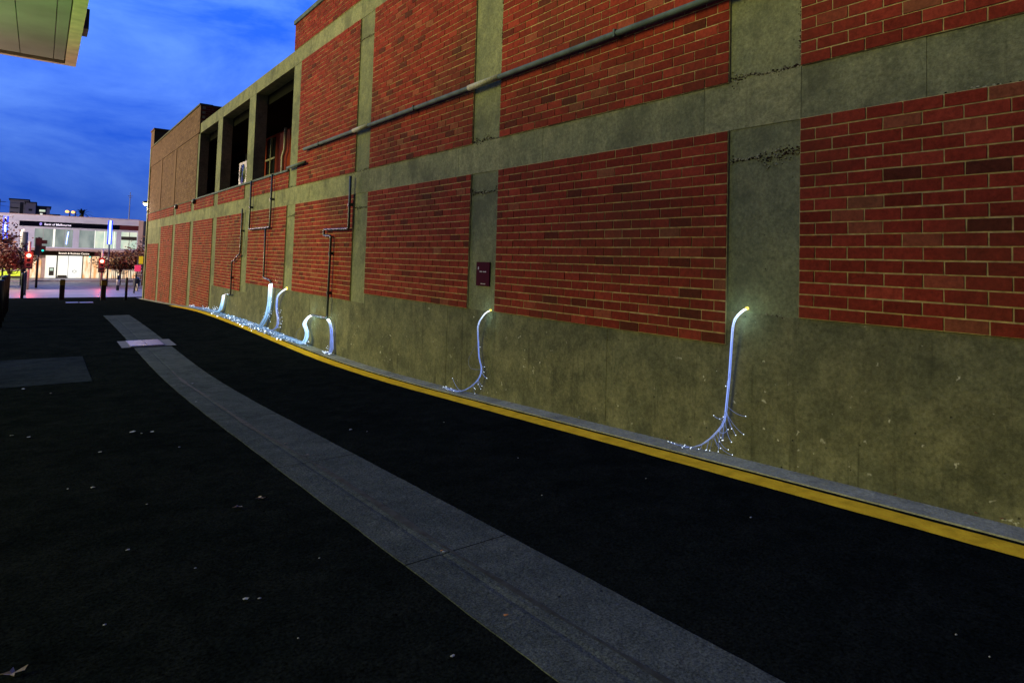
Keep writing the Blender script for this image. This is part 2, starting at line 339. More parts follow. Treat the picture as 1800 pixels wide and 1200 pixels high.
# drain pit with its apron and two steel lids
t = thing('drain_cover', 'pale steel drain lids set in a dark concrete apron across the path', 'drain cover', (1.7, 14.34, g(14.34)+H))
sheet_ap = MB()
for i in range(4):
    y0, y1 = 13.86+i*.24, 13.86+(i+1)*.24
    sheet_ap.quad((1.27, y0, g(y0)+.016), (2.15, y0, g(y0)+.016), (2.15, y1, g(y1)+.016), (1.27, y1, g(y1)+.016))
sheet_ap.build('apron', mat('apron_concrete', (0.085, 0.095, 0.10), 0.8, noise=(6, .2)), t)
lid = mat('drain_lid_steel', (0.22, 0.20, 0.27), 0.38, metal=0.35, noise=(9, .15))
for x0, x1 in ((1.41, 1.675), (1.685, 1.95)):
    MB().box(x0, x1, 13.9, 14.78, g(14.3)+.008, g(14.3)+.030).build('lid', lid, t)
t = thing('steel_threshold_plate', 'pale flat steel plate let into the asphalt just before the thick bollards', 'plate', (1.4, 33.2, g(33.2)+H))
MB().box(0.98, 1.40, 32.9, 33.5, g(33.2)-.02, g(33.2)+.02).build('plate', lid, t)
MB().box(1.44, 1.90, 32.7, 33.3, g(33.0)-.02, g(33.0)+.02).build('plate', lid, t)

# ------------------------------------------------------------------ the brick and concrete building
D = 4.3355
B0, B1, T0, T1, TOP, SILL = 1.10, 1.492, 4.27, 4.63, 5.32, 1.87
BAY = 3.9; PW = 0.62
pc = lambda k: 2.74+BAY*k                   # pillar centres: k = -3 ... 9
bld = thing('brick_building', 'long red brick building in a stained concrete frame with an open upper gallery', 'building', (D, 14, g(14)+H))
def brick_panel(y0, y1, z0, z1, parent=bld, face=D-0.018, m='red_brick', mm='mortar', name='brick_panel', j=0.0012, stretch=0.24, course=0.086):
    b = MB(); mo = 0.005
    nc = max(1, round((z1-z0)/course)); ch = (z1-z0)/nc; nb = max(1, round((y1-y0)/stretch)); w = (y1-y0)/nb
    for c in range(nc):
        za, zb = z0+c*ch+mo, z0+(c+1)*ch-mo
        edges = [y0] + [y0+(i+0.5)*w for i in range(nb)] + [y1] if c % 2 else [y0+i*w for i in range(nb+1)]
        jit = [0]+[random.uniform(-.006, .006) for _ in edges[1:-1]]+[0]; edges = [e+q for e, q in zip(edges, jit)]
        row = random.gauss(0, 0.05)
        for a, d in zip(edges, edges[1:]):
            tn = random.random()
            tn = 0.08*random.random() if tn < 0.045 else (0.93+0.07*random.random() if tn > 0.965 else min(.9, max(.12, random.gauss(0.5, 0.15)+row)))
            dx = random.uniform(-0.002, 0.002); zz = random.uniform(-.0012, .0012)
            b.box(face+dx, D+0.02, a+mo, d-mo, za+zz, zb+zz, j=j, tone=tn)
    o = b.build(name, m, parent)
    MB().box(face+0.0055, D+0.30, y0, y1, z0, z1).build('mortar_bed', mm, o)
    return o
def wall_box(name, y0, y1, z0, z1, x0=D, x1=D+0.3, m='wall_concrete', parent=bld):
    return MB().box(x0, x1, y0, y1, z0, z1).build(name, m, parent)
# honeycombed construction joint: a ragged line of aggregate left showing where two pours meet
def rough_joint(y0, y1, z, h=0.05, amp=0.012, parent=bld, x=D, vert=False):
    b = MB(); L_ = y1-y0; R_ = random.Random(int(z*97+y0*31)); c = 0.0; n = int(L_/0.0045)
    for i in range(n):
        c = c*.97+R_.uniform(-.004, .004); a = y0+L_*i/n; w = h*(.30+.30*math.sin(a*7+z*3)+.22*math.sin(a*19+z))
        for _ in range(2 if h > .05 else 1):
            q = z+c+R_.gauss(0, max(.004, abs(w)*.55)); r_ = R_.choice((.003, .004, .006, .008)); tn = R_.choice((0, 0, 0, .2, .5, .8, 1, 1))
            p = (x+.001, q, a) if vert else (x+.001, a, q)
            b.ball(p, r_, k=5, rings=3, sq=(R_.uniform(.5, 1.1), R_.uniform(.9, 1.8), R_.uniform(.7, 1.1)), tone=tn)
    return meta(b.build('construction_joint', 'aggregate', parent), kind='stuff')
_a = brickmat('aggregate', [(0.0, (0.012, 0.012, 0.008)), (0.4, (0.12, 0.12, 0.08)), (1.0, (0.42, 0.40, 0.27))])
bottoms = {-3: 0.10, -2: 0.02, -1: -0.359, 0: -0.622, 1: -0.627, 2: -0.79, 3: -0.79, 4: -1.042}     # bottom of the lower panel in the bay after pillar k
YE = 38.3
for k in range(-3, 10):
    y = pc(k); yb = y+PW/2; ya = y-PW/2
    if k == 9: continue
    # pillar, lower storey
    wall_box('pillar', ya, min(yb, YE), g(y)-0.3 if k >= 5 else -1.3, B0, x0=D+0.004, m='pillar_concrete')
    nxt = pc(k+1)-PW/2
    if k in bottoms: brick_panel(yb, nxt, bottoms[k], B0)
    elif k < 8: brick_panel(yb, nxt, round((g(y+2)-0.12-B0)/.086)*.086+B0, B0)
    if k <= 3:
        rough_joint(ya+.01, yb-.01, B1+.01, h=0.085 if k < 2 else .04, amp=.012)
        rough_joint(ya+.01, yb-.01, B0-0.25, h=0.10 if k < 2 else .04, amp=.012); (rough_joint(1.55, T0-.2, ya+.012, h=.02, amp=.007, vert=True) if k < 2 else None)
    if k <= 2:
        wall_box('pillar', ya, yb, B1, T0, x0=D+0.004, m='pillar_concrete')
        brick_panel(yb, nxt, B1, T0)
    if k == 0: rough_joint(yb-.5, yb-.02, -.37, h=.03, amp=.012)
    if k == 2: rough_joint(ya+.01, yb-.01, 3.85, h=.05)
for (a_, c_, z_) in ((.45, 1.5, B0-.003), (-.3, .4, B0-.002), (3.1, 3.5, B1-.0)): rough_joint(a_, c_, z_, h=.03)
# last bay: deep lintel with brick under it
brick_panel(pc(8)+PW/2, YE-0.35, -2.6, 0.33)
wall_box('lintel', pc(8)+PW/2, YE-.35, 0.33, B0)
wall_box('pillar', YE-.35, YE, -2.7, B0, x0=D+.004, m='pillar_concrete')
# base wall, stepping with the panels
for k in range(-3, 5):
    y0 = pc(k)-PW/2; y1 = pc(k+1)-PW/2
    z = bottoms[k]
    ym = pc(k)+PW/2+(1.35, 0.5, 2.1, 1.75)[k % 4]
    wall_box('base_wall', pc(k)+PW/2, ym, g(y0)-0.6, z-0.004, x0=D-0.004, m='base_concrete')
    wall_box('base_wall', ym, y1, g(y0)-0.6, z-0.004, x0=D-0.0065, m='base_concrete')
for k in range(-3, 5):
    y = pc(k); wall_box('base_wall', y-PW/2, y+PW/2, g(y)-0.6, min(bottoms[k], bottoms.get(k-1, 0))-0.004 if k != 0 else -0.36, x0=D-0.004, m='base_concrete')
wall_box('base_wall', pc(5)-PW/2, pc(5)+.05, g(22)-.6, -1.046, x0=D-.004, m='base_concrete')
# replace the low ends of the pillars: pillars stop on the base (they start at the step)
# beam between the storeys, then parapet band, gallery sill
for k in range(-3, 8):
    cuts = [pc(k)-PW/2+.003, pc(k)+PW/2+.25+.1*(k % 3), pc(k)+1.6+.2*(k % 2), pc(k)+2.75, pc(k+1)-PW/2]
    for i_, (c0, c1) in enumerate(zip(cuts, cuts[1:])): wall_box('beam', c0, c1-.002, B0, B1, x0=D-0.002-.0015*(i_ % 2))
wall_box('beam', pc(8)-PW/2+.003, YE, B0, B1, x0=D-.002)
P4a, P4b = 14.06, 14.70
wall_box('beam', -9.3, 3.05, T0, T1, x0=D-.002); wall_box('beam', 3.053, 10.85, T0, T1, x0=D-.002); wall_box('beam', 10.853, P4b, T0, T1, x0=D-.002)
wall_box('pillar', P4a, P4b, B1, T0, x0=D+.004, m='pillar_concrete')
brick_panel(-9.3, P4b, T1, TOP-.09, name='parapet')
MB().box(D-.05, D+.36, -9.3, P4b+.03, TOP-.09, TOP).build('coping', 'galvanised_pipe', bld)
# gallery: roof beam, columns, sill strip
wall_box('roof_beam', P4b+.003, 25.45, T0, T1, x0=D-.002)
for y in (17.94, 21.87): wall_box('column', y, y+.65, SILL+.05, T0, x0=D+.002, m='pillar_concrete')
wall_box('column', 25.45, 25.75, SILL+.05, T0, x0=D+.002, m='pillar_concrete')
gy = [P4b, pc(4)-.3, pc(4)+.3, pc(5)-.3, pc(5)+.3, pc(6)-.3, pc(6)+.3, pc(7)-.3, pc(7)+.3, pc(8)-.3]
for i in range(0, len(gy)-1):
    if i % 2 == 0: brick_panel(gy[i], gy[i+1], B1, SILL, name='brick_strip')
    else: wall_box('pillar', gy[i], gy[i+1], B1, SILL, m='pillar_concrete')
brick_panel(gy[-1], YE, B1, SILL, name='brick_strip')
MB().box(D-.045, D+.34, P4b+.02, 25.5, SILL, SILL+.045).build('sill', 'galvanised_pipe', bld)
MB().box(D-.03, D+.34, 25.5, YE, SILL, SILL+.04).build('sill', 'base_concrete', bld)
# gallery room
MB().box(D+.3, 6.0, P4b, 36, SILL-.2, SILL-.02).build('gallery_floor', 'base_concrete', bld)
MB().box(D+.302, 6.2, P4b+.01, 36, 4.0, 4.42).build('gallery_roof', mat('gallery_shade', (.012, .012, .011), .95, spec=0.0), bld)  # slab hung low and coloured near black for the shade in the gallery
gw = brick_panel(17.5, 22.0, SILL, T0-.45, face=6.0-.01, name='gallery_wall') if False else None
b = MB()
for (ya, yb, za, zb) in ((15.0, 22.0, SILL-.1, T0+.1), (22.0, 23.1, SILL-.1, 2.6), (22.0, 23.1, 3.95, T0+.1), (23.1, 30.6, SILL-.1, T0+.1), (30.6, 33.4, SILL-.1, 2.2), (30.6, 33.4, 4.1, T0+.1), (33.4, 36, SILL-.1, T0+.1)): b.box(6.0, 6.2, ya, yb, za, zb, tone=.5)
gw = b.build('gallery_wall', 'red_brick', bld)
wd = MB().box(6.05, 6.1, 22.0, 23.1, 2.6, 3.95).build('window', 'dark_glass', bld)
fr = MB().box(5.97, 6.05, 21.98, 23.12, 2.52, 2.68).box(5.98, 6.04, 22, 23.1, 3.18, 3.24).box(5.98, 6.04, 22.5, 22.56, 2.68, 3.95).build('window_frame', 'cream_metal', wd)
MB().box(6.052, 6.06-.004, 22.02, 23.08, 3.55, 3.93).build('blind', 'cream_metal', wd)
wd = MB().box(6.05, 6.1, 30.6, 33.4, 2.2, 4.1).build('window', 'dark_glass', bld)
MB().box(5.97, 6.05, 30.6, 33.4, 3.42, 3.5).box(5.97, 6.05, 32, 32.06, 2.2, 3.42).box(5.97, 6.05, 30.6, 33.4, 2.8, 2.84).build('window_frame', 'white_frame', wd)
wd = MB().box(5.96, 5.99, 25.6, 28.4, 2.3, 3.75).build('window', 'dark_glass', bld)
MB().box(5.92, 5.96, 25.6, 28.4, 3.12, 3.18).box(5.92, 5.96, 25.6, 25.66, 2.3, 3.75).build('window_frame', 'white_frame', wd)
MB().tube([(5.9, 20.75, SILL), (5.9, 20.8, 3.1), (5.9, 20.6, 3.3), (5.9, 20.6, 4.1)], 0.05).build('downpipe', 'white_frame', bld, smooth=True)
MB().box(D+.3, 6.2, P4b-.2, P4b, SILL-.1, T0+.3).build('return_wall', 'dark_render', bld)
# tan painted upper wall at the far end
tb = brick_panel(25.75, YE, SILL+.05, 4.30, face=D-.012, m='tan_brick', mm='tan_mortar', name='tan_wall')
tb = brick_panel(25.46, YE, 4.30, 5.30, face=D-.034, m='tan_brick', mm='tan_mortar', name='tan_wall')
for y in (30.3, 34.2): MB().box(D-.03, D, y, y+.5, SILL+.05, 4.30-.01).build('tan_pier', 'tan_brick', bld)
MB().box(D-.07, D+.36, 25.43, 37.2, 5.30, 5.36).build('coping', 'base_concrete', bld)
b = MB()
for c in range(9):
    for i in range(22):
        a = D+.004+(i+(.5 if c % 2 else 0))*.24; b.box(a, a+.23, 25.44, 25.5, T1-.05+c*.0845, T1-.05+c*.0845+.0755, j=.001, tone=random.uniform(.2, .8))
rw = b.build('red_return_wall', 'red_brick', bld); MB().box(D+.03, 9.8, 25.45, 25.7, T1-.2, 5.30).build('mortar_bed', 'mortar', rw)
MB().box(D+.3, 9.8, 25.43, 25.72, 5.30, 5.345).build('coping', 'galvanised_pipe', bld)
MB().box(D-.06, D+.9, 37.3, YE+.2, 5.3, 6.15).box(D-.09, D+.93, 37.25, YE+.25, 6.15, 6.22).build('end_pier', 'tan_brick', bld)
MB().box(D-.05, D+.3, YE, YE+.3, -2.7, 5.3).build('end_pier', 'wall_concrete', bld)
# solid mass behind
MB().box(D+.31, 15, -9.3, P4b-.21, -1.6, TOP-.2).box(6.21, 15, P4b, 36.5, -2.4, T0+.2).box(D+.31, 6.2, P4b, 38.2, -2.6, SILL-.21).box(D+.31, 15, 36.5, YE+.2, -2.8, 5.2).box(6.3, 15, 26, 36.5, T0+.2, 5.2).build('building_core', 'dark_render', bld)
# brackets under the tan wall
for p in ((4.27, 25.6, 1.80), (4.27, 29.4, 1.80)): MB().ball(p, .09, sq=(.8, .9, 1.1)).build('gutter_outlet', 'dark_pipe', bld, smooth=True)
# expansion of holes / sockets where fibres leave the wall
# ------------------------------------------------------------------ air conditioner on the gallery
t = thing('air_conditioner', 'cream air conditioning unit standing on the gallery sill behind a column', 'air conditioner', (4.7, 19.75, SILL+H))
MB().box(4.50, 4.82, 19.30, 20.15, SILL+.06, 2.64).build('casing', 'cream_metal', t)
fg = MB(); 
for rr_ in (.09, .16, .23, .29):
    fg.tube([(4.485, 19.70+rr_*math.cos(a*math.pi/10), 2.28+rr_*math.sin(a*math.pi/10)) for a in range(21)], .007, k=5, cap=False)
fg.build('fan_grille', 'dark_pipe', t)
MB().tube([(4.5-.004, 19.70, 2.28), (4.5-.012, 19.70, 2.28)], .27, k=24).build('fan_opening', 'dark_glass', t)
for y in (19.4, 20.0): MB().box(4.52, 4.8, y, y+.05, SILL+.045, SILL+.06).build('foot', 'dark_pipe', t)

# ------------------------------------------------------------------ pipes on the wall
def smooth_path(p, r=0.05, n=4):
    p = [Vector(q) for q in p]; out = [p[0]]
    for a, b_, c in zip(p, p[1:], p[2:]):
        u = (a-b_); v = (c-b_); ru = min(r, u.length*.45); rv = min(r, v.length*.45); s0 = b_+u.normalized()*ru; s1 = b_+v.normalized()*rv
        for i in range(n+1):
            t_ = i/n; out.append(s0*(1-t_)**2+b_*2*t_*(1-t_)+s1*t_**2)
    out.append(p[-1]); return out
XP = 4.262
def pipe(name, label, pts, r, m, clips=(), parts=()):
    o = thing(name, label, 'pipe', (XP, pts[0][1], pts[0][2]+H))
    for sg in (pts,)+tuple(parts): MB().tube(smooth_path(sg), r, k=10).build('tube', m, o, smooth=True)
    for c in clips: MB().box(XP-r-.005, D, c[0]-.012, c[0]+.012, c[1]-r-.006, c[1]+r+.006).build('bracket', m, o)
    return o
P = lambda y, z, x=XP: (x, y, z)
hp = pipe('horizontal_pipe', 'long grey conduit pipe running level across the upper wall', [P(-9, 2.22), P(13.53, 2.22)], .031, 'galvanised_pipe', parts=([P(14.62, 1.93), P(13.42, 1.935)],), clips=[(4.3, 2.22), (8.5, 2.22), (12.6, 2.22), (0.4, 2.22)])
for y0, y1 in ((6.30, 6.98), (10.20, 10.84)): MB().tube([P(y0, 2.222), P(y1, 2.222)], .038, k=10).build('sleeve', 'pale_sleeve', hp, smooth=True)
pipe('bent_pipe', 'dark bent pipe ending in a level bar with a glowing bundle at each end',
     [P(10.88, 1.42), P(10.88, 0.48), P(12.12, 0.49), P(12.12, 0.38), P(11.73, 0.36), P(11.75, -1.17), P(12.58, -1.18)], .022, 'dark_pipe', clips=[(10.88, .91), (11.74, .04), (11.75, -.7)])
pipe('forked_pipe', 'dark forked pipe with two legs from the gallery sill joining into one drop',
     [P(17.70, 1.90), P(17.70, 0.62), P(15.80, 0.63), P(15.80, 1.90)], .022, 'dark_pipe', clips=[(17.7, 1.2), (15.8, 1.3)],
     parts=([P(16.15, 0.62), P(16.13, -0.58), P(15.60, -0.62), P(15.44, -0.70)],))
pipe('cranked_pipe', 'thin dark pipe with a cranked elbow, farthest along the wall',
     [P(18.50, 1.20), P(18.52, -0.03), P(18.95, -0.12), P(19.05, -.2), P(19.38, -0.24), P(19.36, -1.16), P(20.05, -1.20)], .020, 'dark_pipe', clips=[(18.5, .6), (19.37, -.7)])

# ------------------------------------------------------------------ glowing optical fibre bundles
def emis(name, ramp, ramp_s):
    m = bpy.data.materials.new(name); m.use_nodes = True; t = m.node_tree; b = t.nodes['Principled BSDF']; l = t.links.new
    b.inputs['Base Color'].default_value = (0.05, 0.06, 0.09, 1); b.inputs['Roughness'].default_value = 0.35
    at = N(t, 'ShaderNodeAttribute', attribute_name='tone'); r = N(t, 'ShaderNodeValToRGB'); l(at.outputs['Fac'], r.inputs['Fac'])
    e = r.color_ramp.elements
    while len(e) < len(ramp): e.new(.5)
    for i, (p, c) in enumerate(ramp): e[i].position = p; e[i].color = (*c, 1)
    r2 = N(t, 'ShaderNodeValToRGB'); l(at.outputs['Fac'], r2.inputs['Fac']); e = r2.color_ramp.elements
    while len(e) < len(ramp_s): e.new(.5)
    for i, (p, c) in enumerate(ramp_s): e[i].position = p; e[i].color = (c, c, c, 1)
    mu = N(t, 'ShaderNodeMath', operation='MULTIPLY'); mu.inputs[1].default_value = 10; l(r2.outputs['Color'], mu.inputs[0])
    fr_ = N(t, 'ShaderNodeMath', operation='FRACT'); fl = N(t, 'ShaderNodeMath', operation='FLOOR'); l(at.outputs['Fac'], fr_.inputs[0]); l(at.outputs['Fac'], fl.inputs[0])
    l(fr_.outputs[0], r.inputs['Fac']); l(fr_.outputs[0], r2.inputs['Fac'])
    ma = N(t, 'ShaderNodeMath', operation='MULTIPLY_ADD'); l(fl.outputs[0], ma.inputs[0]); ma.inputs[1].default_value = .42; ma.inputs[2].default_value = .38
    mm = N(t, 'ShaderNodeMath', operation='MULTIPLY'); l(mu.outputs[0], mm.inputs[0]); l(ma.outputs[0], mm.inputs[1])
    l(r.outputs['Color'], b.inputs['Emission Color']); l(mm.outputs[0], b.inputs['Emission Strength'])
    MATS[name] = m; return m
emis('fibre_violet', [(0, (1, .98, .9)), (.16, (.6, .76, 1)), (.36, (.22, .34, .95)), (1, (.26, .38, .85))], [(0, .30), (.12, .18), (.26, .10), (.6, .08), (1, .035)])
emis('fibre_white', [(0, (.9, .97, 1)), (.3, (.36, .66, 1)), (1, (.24, .50, .95))], [(0, .25), (.15, .17), (.40, .12), (.6, .05), (1, .03)])
mat('fibre_tip_light', (.5, .6, .7), .3, emit=(.75, .88, 1), estr=2.4)
mat('amber_core', (.6, .5, .1), .3, emit=(1, .75, .12), estr=1.6)
def lerp_path(pts, t):
    n = len(pts)-1; f = min(n-1e-6, max(0, t*n)); i = int(f); u = f-i
    p0 = pts[max(0, i-1)]; p1 = pts[i]; p2 = pts[i+1]; p3 = pts[min(n, i+2)]
    return 0.5*((2*p1)+(p2-p0)*u+(2*p0-5*p1+4*p2-p3)*u*u+(3*p1-p0-3*p2+p3)*u**3)
def bundle(label, pts, r_top, r_end, n, m, frays=(), sr=0.0024, socket=True, tips_on_ground=0, spread=.25, loops=(), endr=.8, glow=0, fr=.8):
    """pts = [(x,y,z)] centre line; frays = (t, dy, dz, dx, count)"""
    pts = [Vector(p) for p in pts]; o = thing('fibre_bundle', label, 'light bundle', (pts[0].x, pts[0].y, pts[0].z+H), 'glowing optical fibre bundles along the wall')
    A = MB(); T = MB(); F = MB()
    seg = 16
    for i in range(n):
        a = random.uniform(0, 6.283); q = math.sqrt(random.random()); tw = random.uniform(-1.2, 1.2); endt = random.uniform(endr, 1.0); lvl = random.choice((0, 1, 1, 2, 3))
        pp = []; tn = []
        for s_ in range(seg+1):
            t_ = endt*s_/seg; c = lerp_path(pts, t_); rad = (r_top*(1-t_)+r_end*t_)*q*(1+.9*max(0, t_-.45)*math.sin(i*2.3+t_*11)); an = a+tw*t_+0.3*math.sin(t_*9+i)
            pp.append(c+Vector((math.cos(an)*rad*.7, math.sin(an)*rad, math.sin(an+1)*rad*.35))); tn.append(lvl+min(.998, max(0, t_+random.uniform(-.02, .06))))
        for k_ in range(len(pp)):
            pp[k_].x = min(pp[k_].x, D-.008); pp[k_].z = max(pp[k_].z, g(pp[k_].y)+(.034 if pp[k_].x > 4.11 else .01))
        A.tube(pp, sr, k=4, tones=tn)
    for (t_, dy, dz, dx, cnt) in frays:
        for _ in range(cnt):
            c = lerp_path(pts, min(1, max(0, t_+random.uniform(-.05, .05)))); e = c+Vector((dx*random.uniform(.3, 1), dy*random.uniform(.15, 1.2), dz*random.uniform(.2, 1.2)))
            mid = c*.5+e*.5+Vector((-.01, dy*.12*random.uniform(-1, 1), -abs(dy)*.28)) if abs(dz) < abs(dy)*1.5 else c*.5+e*.5+Vector((-.012, -dy*.25, 0))
            for v_ in (mid, e): v_.x = min(v_.x, D-.01); v_.z = max(v_.z, g(v_.y)+(.036 if v_.x > 4.11 else .012))
            cv = [c*(1-u)**2+mid*2*u*(1-u)+e*u*u for u in [j/7 for j in range(8)]]
            F.tube(cv, sr*fr, k=4, tones=[random.choice((0, 1, 2))+.8]*8); T.ball(tuple(e), sr*1.25+.0004, k=6, rings=4)
    for lp in loops:
        q = [Vector(v_) for v_ in lp]; F.tube([lerp_path(q, j/16) for j in range(17)], sr*.7, k=4, tones=[.99]*17)
    A.build('strands', m, o)
    if glow: lamp('glow', (pts[0].x-.10, pts[0].y+.02, pts[0].z-.06), glow, (.55, .95, 1), o, .02)
    if F.v: meta(F.build('loose_strands', m, o), kind='stuff')
    if T.v: meta(T.build('strand_tips', 'fibre_tip_light', o, smooth=True), kind='stuff')
    if socket: MB().tube([(D+.01, pts[0].y-.004, pts[0].z+.004), (D-.016, pts[0].y-.002, pts[0].z+.002)], r_top*1.15, k=12).build('wall_socket', 'amber_core', o, smooth=True)
    return o
xw = 4.29
bundle('glowing violet fibre bundle hanging nearest the camera, below the widest pillar',
       [(4.33, 2.865, -.325), (4.29, 2.885, -.35), (4.26, 2.93, -.43), (xw-.02, 2.955, -.60), (xw, 2.985, -.85), (xw, 3.005, -1.05), (xw, 3.03, -1.22), (4.26, 3.09, -1.33), (4.22, 3.19, -1.43), (4.19, 3.29, -1.47)],
       .0095, .007, 46, 'fibre_violet', frays=[(.62, -.14, -.16, .02, 3), (.55, -.08, -.2, .01, 2), (.62, .15, -.04, .01, 3), (.78, -.19, -.16, .02, 3), (.74, -.17, .02, .02, 1), (.42, .12, -.18, .01, 1), (.70, .03, -.2, .0, 5), (.85, .05, -.12, 0, 4), (.97, .20, .0, -.02, 6), (.95, .05, -.02, -.05, 3)], glow=.5, endr=.5, fr=.5)
# a splash of leftover strand ends on the wall beside it
bundle('thin pale fibre bundle curving down to the kerb below the maroon plaque',
       [(4.33, 6.425, -.615), (4.28, 6.47, -.66), (4.25, 6.56, -.80), (xw, 6.605, -1.02), (xw, 6.58, -1.2), (xw, 6.52, -1.33), (4.26, 6.53, -1.45), (4.2, 6.66, -1.58), (4.16, 6.85, -1.655)],
       .010, .008, 34, 'fibre_violet', frays=[(.60, -.10, -.10, .01, 4), (.72, -.07, -.12, .01, 3), (.42, -.16, -.14, .01, 1), (.85, -.05, -.09, .0, 3), (.99, .32, .0, -.02, 12), (.97, .3, .18, .02, 1)],
       glow=.4, fr=.55, loops=[[(xw, 6.60, -1.02), (xw, 6.75, -1.16), (xw, 6.82, -1.28), (xw, 6.75, -1.36), (xw, 6.53, -1.34)]])
bundle('glowing violet fibre bundle hanging from the near end of the level pipe bar',
       [(XP, 11.70, -1.19), (XP, 11.60, -1.24), (XP+.01, 11.53, -1.38), (xw-.01, 11.52, -1.55), (xw-.02, 11.48, -1.72), (4.24, 11.47, -1.80)],
       .030, .036, 80, 'fibre_violet', frays=[(.75, .26, -.12, .01, 8), (.99, .28, .01, -.06, 14), (.98, -.12, .05, -.06, 8), (.99, .05, .04, -.1, 12)], socket=False, sr=.004, glow=1.2)
gB = lambda y: g(y)+.05
bundle('glowing blue fibre bundle from the far end of the level pipe bar',
       [(XP, 12.58, -1.19), (XP, 12.78, -1.24), (XP-.02, 12.94, -1.38), (XP-.01, 12.80, -1.52), (4.22, 12.72, -1.65), (4.20, 12.85, -1.75), (4.18, 13.15, gB(13.15)), (4.18, 13.6, gB(13.6)), (4.16, 14.2, gB(14.2)), (4.17, 15.2, gB(15.2)), (4.17, 16.4, gB(16.4))],
       .034, .085, 75, 'fibre_white', frays=[(.40, -.12, -.10, 0, 4), (.5, -.2, .0, -.02, 8), (.62, .1, .02, -.16, 8), (.7, .3, .04, -.10, 14), (.8, .4, .03, -.12, 12)], socket=False, sr=.0036, endr=.4, glow=1.5,
       loops=[[(XP, 12.9, -1.36), (4.24, 13.25, -1.52), (4.2, 13.3, -1.66), (4.2, 13.05, -1.75), (4.2, 12.8, -1.7)]])
bundle('tallest white fibre bundle, pouring from the forked pipe down to the kerb',
       [(XP-.02, 15.42, -.70), (XP-.02, 15.44, -.85), (4.25, 15.50, -1.10), (4.26, 15.62, -1.35), (4.25, 15.80, -1.55), (4.2, 16.05, gB(16)), (4.16, 16.8, gB(16.8)), (4.15, 17.8, gB(17.8))],
       .050, .10, 75, 'fibre_white', frays=[(.22, .2, -.02, .01, 2), (.24, -.14, -.03, 0, 3), (.40, -.22, -.2, 0, 6), (.43, .24, .0, .0, 4), (.50, .2, -.03, 0, 3), (.75, .3, .05, -.15, 26), (.9, .5, .05, -.2, 30)], socket=False, sr=.0042, endr=.5, glow=2.5)
bundle('slim violet fibre bundle curving out of the wall right of the tallest bundle',
       [(4.33, 14.50, -.76), (4.28, 14.62, -.82), (4.25, 14.84, -.94), (4.27, 14.97, -1.12), (4.27, 14.93, -1.30), (4.27, 14.82, -1.45), (4.25, 14.80, -1.62), (4.2, 14.98, -1.72), (4.17, 15.3, gB(15.3))],
       .030, .028, 60, 'fibre_violet', frays=[(.45, -.3, -.02, 0, 4), (.6, -.3, -.08, 0, 6), (.7, -.2, -.05, 0, 4)], sr=.0036)
bundle('farthest fibre bundle, short and white, pouring from the cranked pipe onto the kerb',
       [(XP-.02, 20.10, -1.24), (XP-.02, 20.16, -1.38), (4.24, 20.30, -1.58), (4.22, 20.5, -1.72), (4.18, 21.2, gB(21.2)), (4.16, 22.4, gB(22.4)), (4.16, 23.9, gB(23.9))],
       .050, .09, 90, 'fibre_white', frays=[(.5, .4, .08, -.08, 16), (.7, .5, .08, -.1, 18), (.95, .5, .06, -.1, 18)], socket=False, sr=.005, endr=.4, glow=1.5)
# the carpet of loose strands and tips lying on the kerb between the bundles
t = thing('fibre_tangle', 'carpet of loose fibres with bright tips lying on the kerb between the far bundles', 'fibre tangle', (4.18, 17, g(17)+H))
A = MB(); T = MB()
for i in range(150):
    y = random.triangular(13.2, 21.5, 16.8); x = random.uniform(4.02, 4.31); l_ = random.uniform(.2, .9)
    q = []
    for j in range(7):
        yy = y+l_*j/6; xx = x+.05*math.sin(j*1.1+i)+random.uniform(-.008, .008); xx = min(xx, 4.315)
        q.append((xx, yy, g(yy)+(.034 if xx > 4.11 else .012)+random.random()*.03))
    A.tube(q, .0028, k=4, tones=[random.choice((0, 0, 1, 3, 3))+random.uniform(.4, .99)]*7)
    if i % 2 == 0:
        xx = random.choice((q[0][0], q[0][0]-random.uniform(0, .16))); T.ball((xx, y, g(y)+(.04 if xx > 4.11 else .022)), random.choice((.006, .009, .016)), k=6, rings=4)
A.build('loose_strands', 'fibre_white', t); T.build('strand_tips', 'fibre_tip_light', t, smooth=True)
# ------------------------------------------------------------------ plaque
t = thing('plaque', 'small maroon plaque with pale lettering fixed to the second pillar', 'plaque', (D-.01, 6.61, -.18+H))
MB().box(D-.014, D, 6.46, 6.755, -.325, -.03).build('plate', 'maroon', t) if 'maroon' in MATS else MB().box(D-.014, D, 6.46, 6.755, -.325, -.03).build('plate', maroon, t)
b = MB(); b.box(D-.0165, D-.014, 6.695, 6.715, -.125, -.098).box(D-.0165, D-.014, 6.70, 6.71, -.098, -.088)
random.seed(11)
def dashes(y, z, n, h, wmin, wmax, sp=.003):
    for i in range(n):
        w = random.uniform(wmin, wmax); b.box(D-.0165, D-.014, y-w, y, z, z+h*random.choice((.7, 1, 1))); y -= w+sp
dashes(6.675, -.156, 4, .013, .008, .015); dashes(6.60, -.156, 5, .014, .008, .015)
dashes(6.645, -.304, 10, .010, .006, .010)
b.build('lettering', lettr, t)

